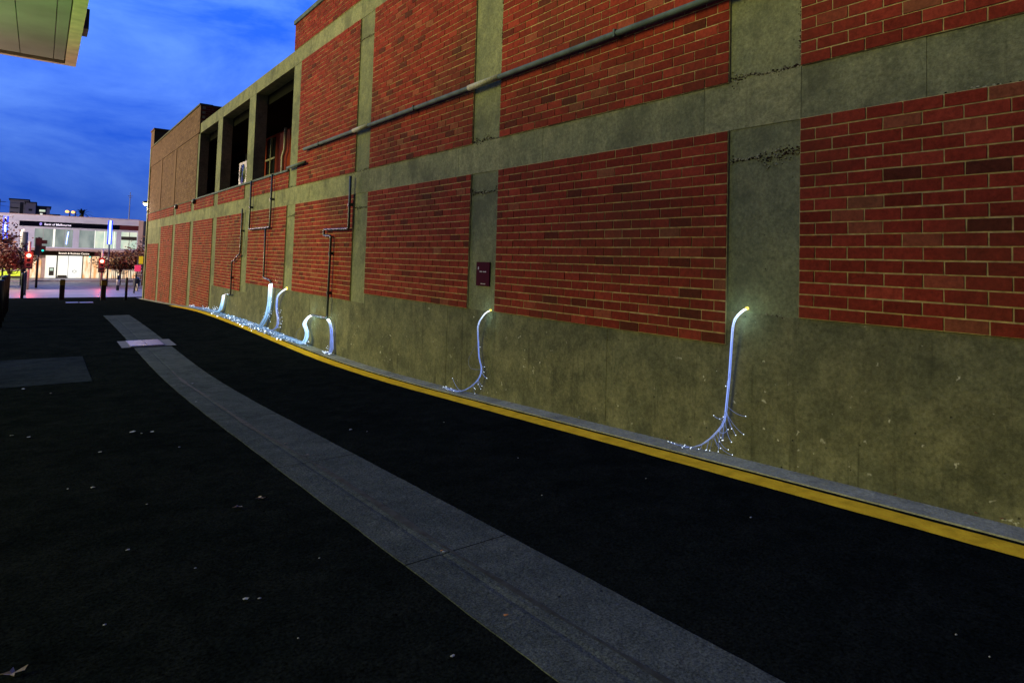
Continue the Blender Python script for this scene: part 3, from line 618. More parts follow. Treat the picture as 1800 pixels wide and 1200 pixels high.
# ------------------------------------------------------------------ canopy overhead on the left
random.seed(5)
cz = 3.2
t = thing('canopy', 'pale edged canopy with a greenish panelled soffit, jutting in at the top left', 'canopy', (-3, 8, cz+H))
CX0, CX1, CY0, CY1 = -6.8, .337, -2.0, 13.82
b = MB(); b.box(CX1-.155, CX1, CY0, CY1, cz, cz+.32).box(CX0, CX0+.155, CY0, CY1, cz, cz+.32).box(CX0+.155, CX1-.155, CY1-.10, CY1, cz, cz+.32).box(CX0+.155, CX1-.155, CY0, CY0+.1, cz, cz+.32)
b.build('fascia', fasciam, t)
b = MB(); xs = [CX0+.16, -4.1, -2.9, -1.8, -1.05, -.42, .02, CX1-.165]
for a, c in zip(xs, xs[1:]):
    for y0 in (CY0+.11, 3.4, 8.6): b.box(a+.005, c-.005, y0, {CY0+.11: 3.39, 3.4: 8.59, 8.6: CY1-.125}[y0], cz+.05, cz+.07)
b.build('soffit', soffit, t)
MB().box(CX0, CX1-.01, CY0+.01, CY1-.01, cz+.10, cz+.30).build('roof_deck', metal, t)
MB().box(CX1, CX1+.07, 11.5, 11.95, cz+.06, cz+.36).build('fascia_box', metal, t)
for y in (0.5, 8.0): MB().tube([(CX0+.5, y, g(y)), (CX0+.5, y, cz+.05)], .09, k=12).build('post', metal, t, smooth=True)

# flood lights on the ground under the canopy, out of frame, that colour its underside; the warm one is added for the fascia
for lab, x, y, c, pw, aim in (('green flood light on the ground under the canopy', -2.6, 8.5, (.22, 1, .10), 700, (-.9, 9.6, cz)), ('added warm flood light on the ground under the canopy', -2.0, 15.5, (1, .70, .50), 650, (.2, 13.2, cz))):
    t = thing('flood_light', lab, 'flood light', (x, y, g(y)+H)); z = g(y)
    MB().box(x-.12, x+.12, y-.12, y+.12, z, z+.16).build('housing', metal, t); MB().box(x-.09, x+.09, y-.09, y+.09, z+.16, z+.165).build('lens', glass_d, t)
    d_ = Vector(aim)-Vector((x, y, z+.3)); lamp('flood_lamp', (x, y, z+.3), pw, c, t, .06, 'SPOT', d_.to_track_quat('-Z', 'Y').to_euler(), 1.1)

# ------------------------------------------------------------------ bollards
def bollard(name, label, x, y, h, r, grp, sq=False, band=None):
    z = g(y)
    o = thing(name, label, 'bollard', (x, y, z+H), grp)
    if sq:
        MB().box(x-r, x+r, y-r, y+r, z-.02, z+h-.03).box(x-r*.85, x+r*.85, y-r*.85, y+r*.85, z+h-.03, z+h).build('post', 'bollard_timber', o)
        if band: MB().box(x-r-.004, x+r+.004, y-r-.004, y+r+.004, z+h-.27, z+h-.06).build('reflective_band', band, o)
    else:
        MB().tube([(x, y, z-.02), (x, y, z+h-.02), (x, y, z+h)], [r, r, r*.8], k=14).build('post', 'bollard_steel', o, smooth=True)
        if band: MB().tube([(x, y, z+h*.35), (x, y, z+h*.72)], r*1.06, k=14).build('reflective_band', band, o, smooth=True)
    return o
mat('bollard_timber', (.035, .03, .02), .7, noise=(12, .3)); mat('bollard_steel', (.05, .06, .075), .35, metal=.6)
mat('olive_band', (.30, .28, .02), .5); mat('white_band', (.7, .7, .72), .5)
lg = 'slim steel bollards in a row at the left edge'
for y, lab in ((18.5, 'nearest slim steel bollard of the row at the left edge'), (20.1, 'second slim steel bollard of the row at the left edge'), (21.7, 'third slim steel bollard of the row at the left edge'), (23.3, 'fourth slim steel bollard of the row at the left edge'), (24.9, 'last slim steel bollard of the row at the left edge')):
    bollard('bollard', lab, -.62-.012*(y-18.5), y, 1.08 if y > 19 else 1.05, .058, lg)
bg_ = 'bollards across the end of the lane'
bollard('bollard', 'thick square dark bollard with an olive band, left of the pair in the lane mouth', .95, 38.0, .98, .10, bg_, True, 'olive_band')
bollard('bollard', 'thick square dark bollard with an olive band, right of the pair in the lane mouth', 2.52, 37.1, .98, .10, bg_, True, 'olive_band')
bollard('bollard', 'thin round dark bollard between the thick pair and the brick wall', 3.40, 36.6, 1.08, .055, bg_)
bollard('bollard', 'thin round dark bollard at the left end of the lane mouth', -.56, 40.5, 1.25, .065, bg_)
bollard('bollard', 'thin dark bollard standing behind the left lane mouth bollard', -.52, 44.5, 1.3, .07, bg_)
bollard('bollard', 'dark bollard with a broad white band on the paving beyond the lane', 4.2, 50.5, .98, .085, bg_, False, 'white_band')

# ------------------------------------------------------------------ lamp on the end of the wall
mat('warm_bulb', (1, .9, .7), .4, emit=(1, .82, .52), estr=6.0)
mat('sodium_bulb', (1, .6, .2), .4, emit=(1, .46, .12), estr=2.2)
t = thing('wall_lamp', 'lit warm lamp on a bent bracket at the far corner of the brick building', 'lamp', (4.3, 38.7, 1.3+H))
MB().tube(smooth_path([(4.36, 38.75, .6), (4.36, 38.9, 1.5), (4.36, 38.95, 2.45), (4.40, 39.0, 2.62)], .2), .03, k=8).build('bracket', metal, t, smooth=True)
MB().ball((4.30, 39.05, 2.52), .20, sq=(1, 1, .45), k=12).build('shade', metal, t, smooth=True)
MB().ball((4.30, 39.05, 2.44), .16, sq=(1, 1, .55), k=12).build('bulb', 'warm_bulb', t, smooth=True)
lamp('lamp_light', (4.2, 39.1, 2.2), 120, (1, .74, .5), t)

# ------------------------------------------------------------------ the bank across the street
FY = 75.0
wallc = mat('lilac_render', (.72, .80, 1.0), .8, noise=(1.2, .08)); pinkw = mat('pale_pink_render', (.70, .56, .52), .8, noise=(1.5, .1))
navy = mat('navy_band', (.004, .005, .012), .9, spec=0.0); mar = mat('maroon_band', (.10, .008, .012), .5); brownb = mat('brown_fascia', (.015, .010, .006), .9, spec=0.0)
def litpane(name, cols, s, scale=(3, 3, 3)):
    m = mat(name, (.1, .1, .1), .2); t_ = m.node_tree; b_ = t_.nodes['Principled BSDF']
    tc_ = N(t_, 'ShaderNodeTexCoord'); mp_ = N(t_, 'ShaderNodeMapping'); mp_.inputs['Scale'].default_value = scale; n_ = N(t_, 'ShaderNodeTexNoise'); n_.inputs['Scale'].default_value = 1; n_.inputs['Detail'].default_value = 4
    r_ = N(t_, 'ShaderNodeValToRGB'); e = r_.color_ramp.elements; e[0].position = .38; e[1].position = .62; e[0].color = (*cols[0], 1); e[1].color = (*cols[1], 1)
    t_.links.new(tc_.outputs['Object'], mp_.inputs['Vector']); t_.links.new(mp_.outputs[0], n_.inputs['Vector']); t_.links.new(n_.outputs['Fac'], r_.inputs['Fac']); t_.links.new(r_.outputs['Color'], b_.inputs['Emission Color']); b_.inputs['Emission Strength'].default_value = s
    return m
dim = litpane('dim_office_glass', ((.13, .19, .18), (.30, .36, .33)), 1.0, (1.2, 1, .5)); brightg = litpane('bright_office_glass', ((.45, .62, .5), (.75, .8, .62)), 1.0, (1.5, 1, .7))
shop = litpane('shop_glow', ((1.0, .93, .74), (1.0, 1.0, .93)), 1.15, (.8, 1, .5)); warmsh = litpane('warm_shop_glow', ((.95, .42, .14), (1, .88, .62)), 1.1, (3.2, 1, .9))
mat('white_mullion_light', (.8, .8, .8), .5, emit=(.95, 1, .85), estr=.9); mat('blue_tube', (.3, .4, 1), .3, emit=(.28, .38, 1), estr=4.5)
mat('blue_tube_bright', (.3, .4, 1), .3, emit=(.55, .7, 1), estr=3); mat('blue_halo', (.05, .08, .5), .4, emit=(.01, .05, 1), estr=1.2)
bank = thing('bank_building', 'lit white two storey bank building across the street with dark sign bands', 'building', (2, FY+4, g(FY)+H))
W0, W1 = -9.5, 7.68
gz = g(FY)
def fb(name, x0, x1, z0, z1, y0=FY, y1=FY+.3, m=wallc, parent=bank): return MB().box(x0, x1, y0, y1, z0, z1).build(name, m, parent)
fb('roof_parapet', W0, W1, 2.40, 2.97, FY-.10); MB().box(W0-.1, W1+.1, FY-.2, FY+.4, 2.97, 3.03).build('coping', pinkw, bank)
fb('sign_band', -1.55, 6.1, 1.95, 2.40, FY-.16, FY+.2, navy); fb('sign_band', 6.1, W1, 1.95, 2.40, FY-.16, FY+.2, mar); fb('wall', W0, -1.55, 1.95, 2.40)
fb('wall', W0, W1, 1.75, 1.95)
for a, c in ((W0, -.42), (2.44, 2.92), (5.88, 6.28), (7.62, W1)): fb('pier', a, c, .08, 1.75)
fb('wall', W0, W1, -.05, .08)
def win(x0, x1, mm_, mull, z0=.08, z1=1.75):
    w = MB().box(x0, x1, FY+.12, FY+.16, z0, z1).build('window', mm_, bank)
    for x, ww, m_ in mull: MB().box(x, x+ww, FY+.06, FY+.11, z0, z1).build('mullion', m_, w)
    return w
win(-.42, 2.44, dim, ((.95, .14, 'white_mullion_light'), (.2, .04, steel), (1.75, .04, steel))); win(2.92, 4.20, dim, ((4.14, .05, 'white_mullion_light'),))
win(4.20, 5.88, brightg, ((4.9, .05, 'white_mullion_light'), (5.7, .05, 'white_mullion_light'))); w = win(6.28, 7.62, brightg, ((6.95, .05, steel),))
MB().box(6.3, 7.6, FY+.05, FY+.1, .95, 1.3).build('blind', darkroom, w)
t_ = MB().tube([(2.08, FY-.02, 1.55), (2.0, FY-.02, .9), (1.97, FY-.02, .35)], .04, k=8).build('glow_tube', 'blue_tube', bank)  # thin blue emissive tube in front of the window glass
fb('ledge', W0, W1, -.28, -.05, FY-.9, FY+.3, pinkw); fb('awning_fascia', -2.6, 4.15, -.72, -.281, FY-.95, FY-.8, brownb); fb('awning_fascia', 4.15, W1, -.72, -.281, FY-.95, FY-.8, mar)
fb('awning_soffit', W0, W1, -.70, -.66, FY-.8, FY+.1, pinkw)
fb('pier', W0, -2.6, gz, -.7); fb('pier', .22, .5, gz, -.7, FY-.05, m=pinkw); fb('shopfront', .5, 1.32, gz, -.7, FY+.05, m=shop); fb('shopfront', 1.42, 2.2, gz+.2, -.7, FY+.1, m=shop); fb('shopfront', 2.24, 3.28, gz, -.7, FY+.02, m=shop)
fb('door_frame', 1.33, 1.41, gz, -.7, FY-.02, m=brownb); fb('door_frame', 2.2, 2.235, gz, -.7, m=steel); fb('door_frame', 3.28, 3.36, gz, -.7, m=brownb)
dr = fb('doorway', -.58, .2, gz, -1.15, FY+.05, m=warmsh); MB().box(-.2, .02, FY-.02, FY+.04, -2.0, -1.3).build('poster', mat('orange_poster', (.8, .2, .05), .5, emit=(1, .25, .05), estr=.7), dr); MB().box(.2, .22, FY-.03, FY+.05, gz, -1.1).build('frame', brownb, dr); fb('wall', -2.6, .2, -1.15, -.7, m=pinkw)
fb('shopfront', -2.6, -.6, gz, -1.15, FY+.05, m=warmsh)
at = MB().box(.80, 1.17, FY-.06, FY+.04, -2.6, -1.85).build('cash_machine', darkroom, bank); MB().box(.86, 1.11, FY-.075, FY-.061, -2.15, -1.92).build('screen', brightg, at)
MB().tube([(2.72+.15*math.cos(a/12*6.283), FY-.01, -2.2+.11*math.sin(a/12*6.283)) for a in range(13)], .025, k=6, cap=False).build('round_logo', mat('grey_logo', (.12, .16, .14), .5), bank)
fb('shopfront', 3.36, 7.68, gz, -.7, FY+.08, m=warmsh)
for x in (3.95, 4.65, 5.3, 5.95, 6.6, 7.2): fb('mullion', x, x+.08, gz, -.7, FY-.02, m=framew)
fb('low_planter', 1.45, 2.15, gz, gz+.35, FY-.25, FY+.05, darkroom)
MB().box(W1, W1+.38, FY-.3, FY+.3, gz, 2.95).build('end_column', pinkw, bank)
MB().box(W0, W1+.3, FY+.3, FY+13, gz, 2.9).build('building_core', darkroom, bank)
def text(s, x, z, h, y, m, parent, bold=False, name='lettering'):
    cu = bpy.data.curves.new('lettering', 'FONT'); cu.body = s; cu.size = h; cu.extrude = .01; cu.offset = h*.018 if bold else 0
    tmp = bpy.data.objects.new('tmp', cu); COL.objects.link(tmp); tmp.rotation_euler = (math.pi/2, 0, 0); tmp.location = (0, 0, 0)
    dg = bpy.context.evaluated_depsgraph_get(); me = bpy.data.meshes.new_from_object(tmp.evaluated_get(dg)); bpy.data.objects.remove(tmp)
    me.transform(Matrix.Rotation(math.pi/2, 4, 'X')); me.materials.clear(); me.materials.append(m)
    o = bpy.data.objects.new(name, me); link(o, parent); o.location = Vector((x, y, z+H))-parent.location
    return o, max(v.co.x for v in me.vertices)
mat('lit_lettering', (.9, .9, 1), .4, emit=(.8, .78, 1), estr=.75)
mat('warm_lettering', (.9, .85, .7), .4, emit=(1, .9, .72), estr=.9)
def fit_text(s, x0, x1, z, h, y, m, **k):
    o, w_ = text(s, x0, z, h, y, m, bank, **k); o.scale.x = (x1-x0)/w_; return o
fit_text('Bank of Melbourne', .24, 2.25, 2.07, .27, FY-.18, MATS['lit_lettering'], bold=True)
fit_text('Branch & Business Centre', 1.42, 3.74, -.57, .24, FY-.97, MATS['warm_lettering'], bold=True)
lo = MB(); lo.tube([(-.02+.07*math.cos(a/10*6.283), FY-.185, 2.17+.12*math.sin(a/10*6.283)) for a in range(11)], .022, k=6, cap=False).tube([(-.05, FY-.185, 2.08), (.03, FY-.185, 2.27)], .025, k=6); lo.build('logo', mat('violet_logo', (.4, .35, .9), .4, emit=(.35, .3, 1), estr=.8), bank)

t = thing('side_building', 'dark slatted building just beyond the bank at the brick corner', 'building', (8.9, FY-1, gz+H))
MB().box(8.08, 9.4, FY-.8, FY+6, gz, 2.9).build('wall', mat('navy_cladding', (.02, .03, .07), .6), t)
for i in range(9): MB().box(8.06, 9.4, FY-.86, FY-.8, gz+.4+i*.36, gz+.4+i*.36+.14).build('slat', wallc, t)
t = thing('lit_panel', 'lime green lit panel low behind the left trees', 'panel', (-2.2, 74.2, gz+H))
MB().box(-4.4, -.78, 74.0, 74.2, gz+.3, -1.5).build('screen', mat('lime_light', (.5, .7, .05), .5, emit=(.62, .78, .03), estr=.95), t); MB().box(-4.4, -.78, 73.9, 73.98, -2.18, -2.02).build('rail', pinkw, t); MB().box(-4.4, -.78, 73.9, 74.3, gz, gz+.3).build('plinth', darkroom, t)

# railing right of the shopfront
t = thing('railing', 'pale top railed dark fence in front of the bank on the right', 'railing', (6.5, 72, g(72)+H)); z = g(72)+.1
MB().box(5.4, 8.6, 71.97, 72.03, z+.82, z+.92).build('top_rail', framew, t)
for i in range(22): MB().box(5.45+i*.145, 5.49+i*.145, 71.98, 72.02, z, z+.82).build('baluster', metal, t)
# fence posts left (thin pale stakes in front of the trees handled by trunks)

# ------------------------------------------------------------------ traffic signals
mat('signal_red', (1, .1, .05), .3, emit=(1, .10, .06), estr=22); mat('signal_core', (1, .9, .8), .3, emit=(1, .82, .75), estr=6)
mat('signal_green', (0, 1, .8), .3, emit=(0, .75, .62), estr=1.2)
def signal(label, x, y, zl, power, green=None, pole=None):
    z = g(y); o = thing('traffic_signal', label, 'traffic signal', (x, y, z+H), 'traffic signals at the crossing')
    MB().tube([(x+.02, y+.12, z), (x+.02, y+.12, zl+.9)], .07, k=10).build('pole', pole or framew, o, smooth=True)
    MB().box(x-.21, x+.21, y+.01, y+.05, zl-.85, zl+.25).build('backboard', metal, o)
    h_ = MB().box(x-.16, x+.16, y-.14, y+.01, zl-.78, zl+.18).build('signal_head', metal, o)
    MB().tube([(x, y-.17, zl), (x, y-.14, zl)], .12, k=16).build('red_lens', 'signal_red', h_); MB().ball((x, y-.18, zl), .075, k=10, rings=6).build('lamp_core', 'signal_core', h_, smooth=True)
    for dz in (-.3, -.6): MB().tube([(x, y-.15, zl+dz), (x, y-.14, zl+dz)], .1, k=14).build('dark_lens', glass_d, h_)
    v = MB()
    for dz in (0, -.3, -.6): v.tube([(x-.13, y-.15, zl+dz), (x-.1, y-.26, zl+dz+.08), (x, y-.30, zl+dz+.13), (x+.1, y-.26, zl+dz+.08), (x+.13, y-.15, zl+dz)], .012, k=5)
    v.build('visor', metal, h_)
    if green: MB().tube([(green[0], y-.02, green[1]), (green[0], y+.02, green[1])], green[2], k=12).build('green_lens', 'signal_green', o)
    lamp('red_glow', (x, y-1.3, zl), power*.7, (1, .06, .03), o, .1)
    return o
signal('red traffic signal on the left, glowing strongest, below the rounded lamp column', -.50, 52.0, -.54, 260, green=(.17, -.20, .065))
signal('red traffic signal on the right, seen between the thick bollards', 3.73, 58.0, -.91, 160, green=(2.98, -.62, .055))
t = thing('traffic_signal', 'dark unlit signal head seen side on, right of the left red signal', 'traffic signal', (-.1, 55, g(55)+H), 'traffic signals at the crossing')
MB().tube([(-.05, 55.1, g(55)), (-.05, 55.1, .7)], .07, k=10).build('pole', metal, t, smooth=True)
MB().box(-.25, .12, 54.7, 54.95, -.55, .65).box(.12, .34, 54.8, 54.9, -.2, .1).box(.12, .4, 54.8, 54.9, .25, .5).build('signal_head', metal, t)
t = thing('lamp_column', 'tall dark column with a rounded pale top behind the left signal', 'column', (-.85, 60, g(60)+H))
MB().tube([(-.85, 60, g(60)), (-.85, 60, 1.1)], .16, k=14).build('shaft', metal, t, smooth=True)
MB().tube([(-1.06, 60, -.3), (-1.06, 60, 1.05), (-1.02, 60, 1.2), (-.9, 60, 1.26)], .08, k=12).build('pale_tube', mat('pale_lamp_glass', (.8, .75, .6), .4, emit=(.9, .85, .62), estr=.6), t, smooth=True)
for lab, x, za, zb in (('blue glowing tube on a tall pole in front of the bank, right', 4.13, .39, 2.17), ('blue glowing tube on a tall pole behind the left trees', -1.94, .5, 2.1)):
    t = thing('light_pole', lab, 'light pole', (x, 58, g(58)+H), 'poles topped with blue light tubes')
    MB().tube([(x, 58, g(58)), (x, 58, za)], .055, k=8).build('pole', metal, t, smooth=True); MB().tube([(x, 57.98, za), (x, 57.98, zb)], .05, k=10).build('light_tube', 'blue_tube_bright', t, smooth=True); MB().box(x-.15, x+.15, 58.04, 58.08, za-.02, zb+.02).build('halo_panel', 'blue_halo', t)  # emissive panel behind each tube imitates its blue halo
    lamp('blue_glow', (x, 57.6, (za+zb)/2), 60, (.15, .25, 1), t, .3)
t = thing('parking_sign', 'leaning dark pole carrying a pink sign with a yellow sign above it', 'sign', (4.72, 46.3, g(46.3)+H))
MB().tube([(4.70, 46.3, g(46.3)), (4.86, 46.3, -.55)], .04, k=8).build('pole', metal, t, smooth=True)
MB().box(4.66, 4.98, 46.2, 46.24, -1.32, -.93).build('pink_sign', mat('pink_sign', (.8, .05, .12), .5, emit=(1, .05, .15), estr=.7), t)
MB().box(4.86, 5.08, 46.2, 46.24, -.85, -.38).build('yellow_sign', mat('yellow_sign', (.8, .55, .02), .5, emit=(1, .65, .02), estr=.45), t)
t = thing('scooter', 'small dark parked scooter with a pale wheel beside the brick corner', 'scooter', (5.25, 50, g(50)+H)); z = g(50)
b = MB()
for y in (49.6, 50.5): b.tube([(5.2, y+.2*math.cos(a/12*6.283), z+.22+.2*math.sin(a/12*6.283)) for a in range(13)], .05, k=6, cap=False)
b.build('wheel', framew, t); MB().box(5.05, 5.35, 49.7, 50.55, z+.3, z+.72).ball((5.2, 50.0, z+.78), .25, sq=(.6, 1.4, .5)).build('body', metal, t); MB().tube([(5.0, 49.62, z+.98), (5.2, 49.66, z+1.0), (5.4, 49.62, z+.98)], .025, k=6).build('handlebar', metal, t)
for lab, x, y, zz, dz in (('sodium street lamp shining behind the bank roof, left of the two', 2.76, 110, 5.07, 0), ('sodium street lamp shining behind the bank roof, right of the two', 3.55, 114, 5.22, 0)):
    t = thing('street_lamp', lab, 'street lamp', (x, y, g(y)+H), 'sodium street lamps behind the bank')
    MB().tube([(x+.3, y, g(y)), (x+.3, y, zz+.1), (x, y, zz+.15)], .07, k=8).build('pole', metal, t); MB().ball((x, y, zz), .24, sq=(1, 1, .8)).build('lamp_head', 'sodium_bulb', t, smooth=True)
# added street lamp out of frame, put in to light the wall end and the bank
t = thing('street_lamp', 'added street lamp on a plain pole, unseen at the left of the street', 'street lamp', (-9.5, 55, g(55)+H))
MB().tube([(-9.5, 55, g(55)), (-9.5, 55, 4.6), (-8.6, 55, 4.9)], .08, k=8).build('pole', metal, t); MB().ball((-8.4, 55, 4.86), .24, sq=(1.3, 1, .5)).build('lamp_head', 'warm_bulb', t, smooth=True)
lamp('added_street_light', (-8.3, 55, 4.55), 12500, (1, .72, .62), t, .25)

# ------------------------------------------------------------------ far skyline
fw_ = mat('far_pale_wall', (.42, .42, .55), .8, noise=(.3, .15)); fd = mat('far_dark_wall', (.03, .035, .06), .8)
def far(label, x0, x1, y, ztop, m, wins):
    o = thing('far_building', label, 'building', ((x0+x1)/2, y, g(y)+H), 'buildings on the skyline')
    MB().box(x0, x1, y, y+8, g(y), ztop).build('wall', m, o); MB().box(x0-.15, x1+.15, y-.15, y+8.1, ztop, ztop+.16).build('roof_edge', fd, o)
    for (a, c, z0, z1, mm_) in wins: MB().box(a, c, y-.05, y, z0, z1).build('window', mm_, o)
    return o
far('tall pale block on the skyline with a black vertical slot', -3.7, -1.6, 120, 6.85, fw_, [(-2.55, -2.15, 4.5, 6.5, fd), (-3.6, -2.7, 5.6, 5.75, fd), (-3.6, -2.7, 4.9, 5.05, fd)])
far('plain pale grey block on the skyline next to the tall pale block', -1.85, -.75, 117, 6.35, fw_, [(-1.5, -1.1, 5.2, 5.5, fd)])
far('dark skyline block with a lit window and pale side wall', -.75, .95, 121, 6.05, fd, [(-.3, .4, 5.35, 5.65, brightg), (-.2, .1, 4.6, 5.1, MATS['white_mullion_light']), (.55, .95, 4.0, 5.95, fw_)])
far('low skyline house with a warm lit window, right of the dark block', 1.0, 2.1, 122, 4.95, fd, [(1.02, 1.75, 4.62, 4.92, MATS['sodium_bulb'])])
t = thing('mast', 'thin pale radio mast standing above the bank roof', 'mast', (8.2, 90, g(90)+H))
MB().tube([(8.2, 90, g(90)), (8.2, 90, 6.9)], [.10, .035], k=6).build('pole', fw_, t); MB().tube([(7.95, 90, 6.45), (8.45, 90, 6.45)], .03, k=5).build('crossbar', fw_, t); MB().tube([(8.05, 90, 6.25), (8.35, 90, 6.25)], .03, k=5).build('crossbar', fw_, t)
t = thing('power_pole', 'dark wooden power pole with crossarms at the left edge of the skyline', 'power pole', (-5.0, 118, g(118)+H))
MB().tube([(-4.75, 118, g(118)), (-4.75, 118, 6.7)], .09, k=6).build('pole', metal, t); MB().tube([(-5.4, 118, 6.35), (-4.1, 118, 6.35)], .05, k=5).build('crossarm', metal, t); MB().tube([(-9.5, 117, 6.6), (-4.75, 118, 6.38), (1, 121, 6.1)], .018, k=4).build('wire', metal, t); MB().tube([(-9.5, 117, 6.0), (-4.75, 118, 5.8), (-2, 120, 5.6)], .018, k=4).build('wire', metal, t)

# ------------------------------------------------------------------ trees
def leafmat(name, cols, tr=0.0):
    m = bpy.data.materials.new(name); m.use_nodes = True; t_ = m.node_tree; b_ = t_.nodes['Principled BSDF']; b_.inputs['Roughness'].default_value = .7
    at_ = N(t_, 'ShaderNodeAttribute', attribute_name='tone'); r_ = N(t_, 'ShaderNodeValToRGB'); t_.links.new(at_.outputs['Fac'], r_.inputs['Fac']); e = r_.color_ramp.elements
    while len(e) < len(cols): e.new(.5)
    for i, c in enumerate(cols): e[i].position = i/(len(cols)-1); e[i].color = (*c, 1)
    t_.links.new(r_.outputs['Color'], b_.inputs['Base Color']); MATS[name] = m; return m
leafmat('autumn_leaves', [(.02, .009, .006), (.08, .03, .016), (.17, .072, .035), (.32, .18, .09)])
leafmat('palm_leaves', [(.01, .015, .01), (.03, .04, .02)])
def tree(label, x, y, h, rad, n, seed, zlow=.32, leaf=.2):
    R = random.Random(seed); z = g(y); o = thing('tree', label, 'tree', (x, y, z+H), 'small autumn street trees')
    b = MB(); top = Vector((x, y, z+h*.45)); b.tube([(x, y, z-.05), (x+R.uniform(-.05, .05), y, z+h*.22), tuple(top)], [.07, .055, .045], k=7); tips = []
    for i in range(11):
        a = R.uniform(0, 6.283); L_ = rad*R.uniform(.5, 1.0); s = Vector((x, y, z+h*R.uniform(.27, .45))); e = s+Vector((math.cos(a)*L_, math.sin(a)*L_, R.uniform(.02, .5)*h)); m_ = s*.5+e*.5+Vector((0, 0, -.12*h*R.random()))
        b.tube([tuple(s), tuple(m_), tuple(e)], [.035, .022, .008], k=5); tips.append((s, m_, e))
        for _ in range(3):
            e2 = m_+Vector((R.uniform(-1, 1)*rad*.5, R.uniform(-1, 1)*rad*.5, R.uniform(-.05, .22)*h)); b.tube([tuple(m_), tuple(e2)], [.014, .005], k=4); tips.append((m_, m_*.5+e2*.5, e2))
    b.build('trunk', bark, o, smooth=True)
    c = MB(); cl = [(m_*(1-u)+e*u, R.uniform(.16, .42)*rad, R.random()) for (s, m_, e) in tips for u in (R.uniform(.2, .7), 1.0)]
    for _ in range(n):
        q, rr_, tn = R.choice(cl); p = q+Vector((R.gauss(0, 1), R.gauss(0, 1), R.gauss(0, .8)))*rr_*.6
        if p.z < z+h*zlow: p.z = z+h*zlow+R.random()*.3
        u = Vector((R.gauss(0, 1), R.gauss(0, 1), R.gauss(0, .7))).normalized(); v = u.cross(Vector((R.gauss(0, 1), R.gauss(0, 1), R.gauss(0, 1)))).normalized(); s = leaf*R.uniform(.5, 1.2)
        c.quad(tuple(p-u*s*.5), tuple(p+v*s*.28), tuple(p+u*s*.5), tuple(p-v*s*.28), tone=min(1, max(0, tn*.6+R.random()*.45)))
    c.build('crown', 'autumn_leaves', o); return o
tree('autumn tree at the left edge, largest, its leaves crossing a blue light tube', -3.0, 57, 5.0, 1.9, 6000, 1, leaf=.26)
tree('autumn tree with a low crown beside the left red signal', -1.5, 55, 3.1, 1.15, 3200, 2, zlow=.42, leaf=.22)
tree('autumn tree behind the left trees in front of the lime panel', -2.5, 64, 3.1, 1.1, 700, 3, zlow=.45)
tree('autumn tree right of the right red signal in front of the bank', 5.2, 61, 3.1, 1.2, 3000, 4, zlow=.40)
tree('taller autumn tree against the corner of the brick building', 6.6, 60, 4.1, 1.5, 3600, 5, zlow=.42)
tree('small autumn tree just beside the right red signal', 4.3, 66, 3.0, .8, 500, 6, zlow=.42)
t = thing('palm_tree', 'dark palm crown showing above the bank roof', 'palm tree', (5.7, 140, g(140)+H)); z = 6.1
MB().tube([(5.7, 140, g(140)), (5.7, 140, z)], .25, k=8).build('trunk', bark, t, smooth=True); c = MB()
for i in range(26):
    a = random.uniform(0, 6.283); up_ = random.uniform(-.1, 1.2); pv = Vector((5.7, 140, z)); d_ = Vector((math.cos(a)*math.cos(up_), math.sin(a)*math.cos(up_), math.sin(up_)))
    for j in range(6):
        nx = pv+d_*.33; d_.z -= .17; sd = d_.cross(Vector((0, 0, 1))).normalized()*(.16*(1-j/7)+.03); c.quad(tuple(pv-sd), tuple(pv+sd), tuple(nx+sd), tuple(nx-sd), tone=random.random()); pv = nx
c.build('crown', 'palm_leaves', t)

# ------------------------------------------------------------------ litter and leaves on the asphalt
random.seed(21)
def flat_scrap(name, label, cat, x, y, s, m, grp=None, leafy=False, dz=.006):
    z = g(y)+dz+(.014 if 1.46 < x < 2.06 else 0)+(.03 if x > 4.11 else 0)
    b = MB(); n = 11 if leafy else 7; r_ = [s*(1.0 if (i % 2 == 0 or not leafy) else .38)*random.uniform(.6, 1.1) for i in range(n)]; a0 = random.random()*6
    top = [(x+r_[i]*math.cos(a0+6.283*i/n), y+r_[i]*math.sin(a0+6.283*i/n)*random.uniform(.5, .9), z+random.uniform(.002, s*.35)) for i in range(n)]
    c0 = (x, y, z+.004); k0 = len(b.v); b.v += [c0]+top+[(p[0], p[1], p[2]+.0015) for p in top]+[(x, y, z+.0065)]
    for i in range(n):
        j = (i+1) % n; b.f += [(k0, k0+1+j, k0+1+i), (k0+n*2+1, k0+n+1+i, k0+n+1+j), (k0+1+i, k0+1+j, k0+n+1+j, k0+n+1+i)]; b.tone += [.5]*3
    o = b.build(name, m); meta(o, label, cat, grp); return o
_fs = flat_scrap
def flat_scrap(*a, **k): return _fs(*a[:5], a[5]*.8, *a[6:], **k)
sg = 'tiny pale scraps scattered over the lane'
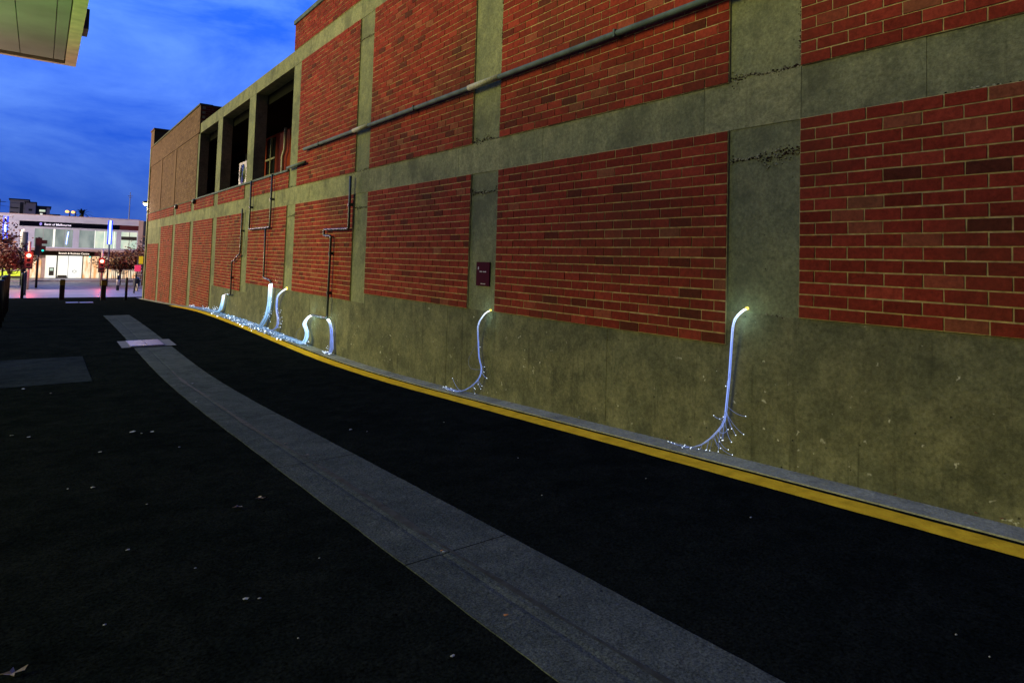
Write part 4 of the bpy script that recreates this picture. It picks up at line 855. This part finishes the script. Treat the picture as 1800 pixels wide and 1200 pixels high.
for (x, y, s) in ((-.07, 10.42, .03), (-.11, 7.49, .022), (.76, 6.96, .035), (.9, 6.85, .028), (.82, 6.85, .012), (.47, 6.29, .018), (.36, 5.21, .018), (.43, 3.87, .016), (.77, 2.95, .017), (.82, 2.92, .011), (1.25, 2.03, .013), (3.3, 2.14, .013), (2.84, .94, .008), (3.38, 3.02, .012), (2.36, 5.77, .022), (2.45, 5.6, .011), (1.66, 2.81, .012), (.01, 7.32, .02), (.23, 5.28, .012), (1.16, 3.16, .008), (.28, 3.08, .009), (.66, 3.42, .009), (1.0, 6.06, .014), (4.28, 4.72, .02), (4.2, 5.1, .012), (2.77, .81, .006), (.85, 2.5, .006), (3.0, 4.0, .008), (2.6, 3.2, .007), (1.7, 9.6, .02), (1.5, 8.2, .018), (.2, 9.9, .016), (.6, 4.6, .009), (3.2, 5.5, .01)):
    flat_scrap('litter', 'tiny pale scrap of litter lying on the ground of the lane', 'litter', x, y, s, litterm, sg)
flat_scrap('leaf', 'pale ragged dry leaf on the dark asphalt, left of another leaf', 'leaf', 1.23*.83, 4.18, .055, leafdry, leafy=True)
flat_scrap('leaf', 'second pale dry leaf on the asphalt, closer to the concrete path', 'leaf', 1.175, 4.27, .045, leafdry, leafy=True)
flat_scrap('leaf', 'big pale dry leaf in the bottom left corner of the asphalt', 'leaf', .0, 2.89, .055, leafdry, leafy=True)
flat_scrap('leaf', 'curled leaf on the path, left of two lying close together', 'leaf', 1.71, 5.55, .03, leafdry, leafy=True)
flat_scrap('leaf', 'curled leaf on the path, right of two lying close together', 'leaf', 1.73, 5.07, .025, leafdry, leafy=True)
for (x, y) in ((4.2, 5.75), (4.27, 5.95), (4.3, 2.3), (4.28, 1.75), (4.31, 1.2), (4.29, 3.6), (4.27, 8.2), (4.30, 1.32), (4.26, 9.9)):
    flat_scrap('leaf', 'small brown dry leaf lying in the gutter at the foot of the wall', 'leaf', x, y, random.uniform(.012, .022), brownleaf, 'small brown leaves at the foot of the wall', leafy=True)
flat_scrap('cigarette_butt', 'orange scrap at the left edge of the concrete path', 'litter', 1.55, 2.12, .014, orangem)
flat_scrap('cigarette_butt', 'orange tipped scrap lying in a joint of the concrete path', 'litter', 1.66, 2.83, .010, orangem)
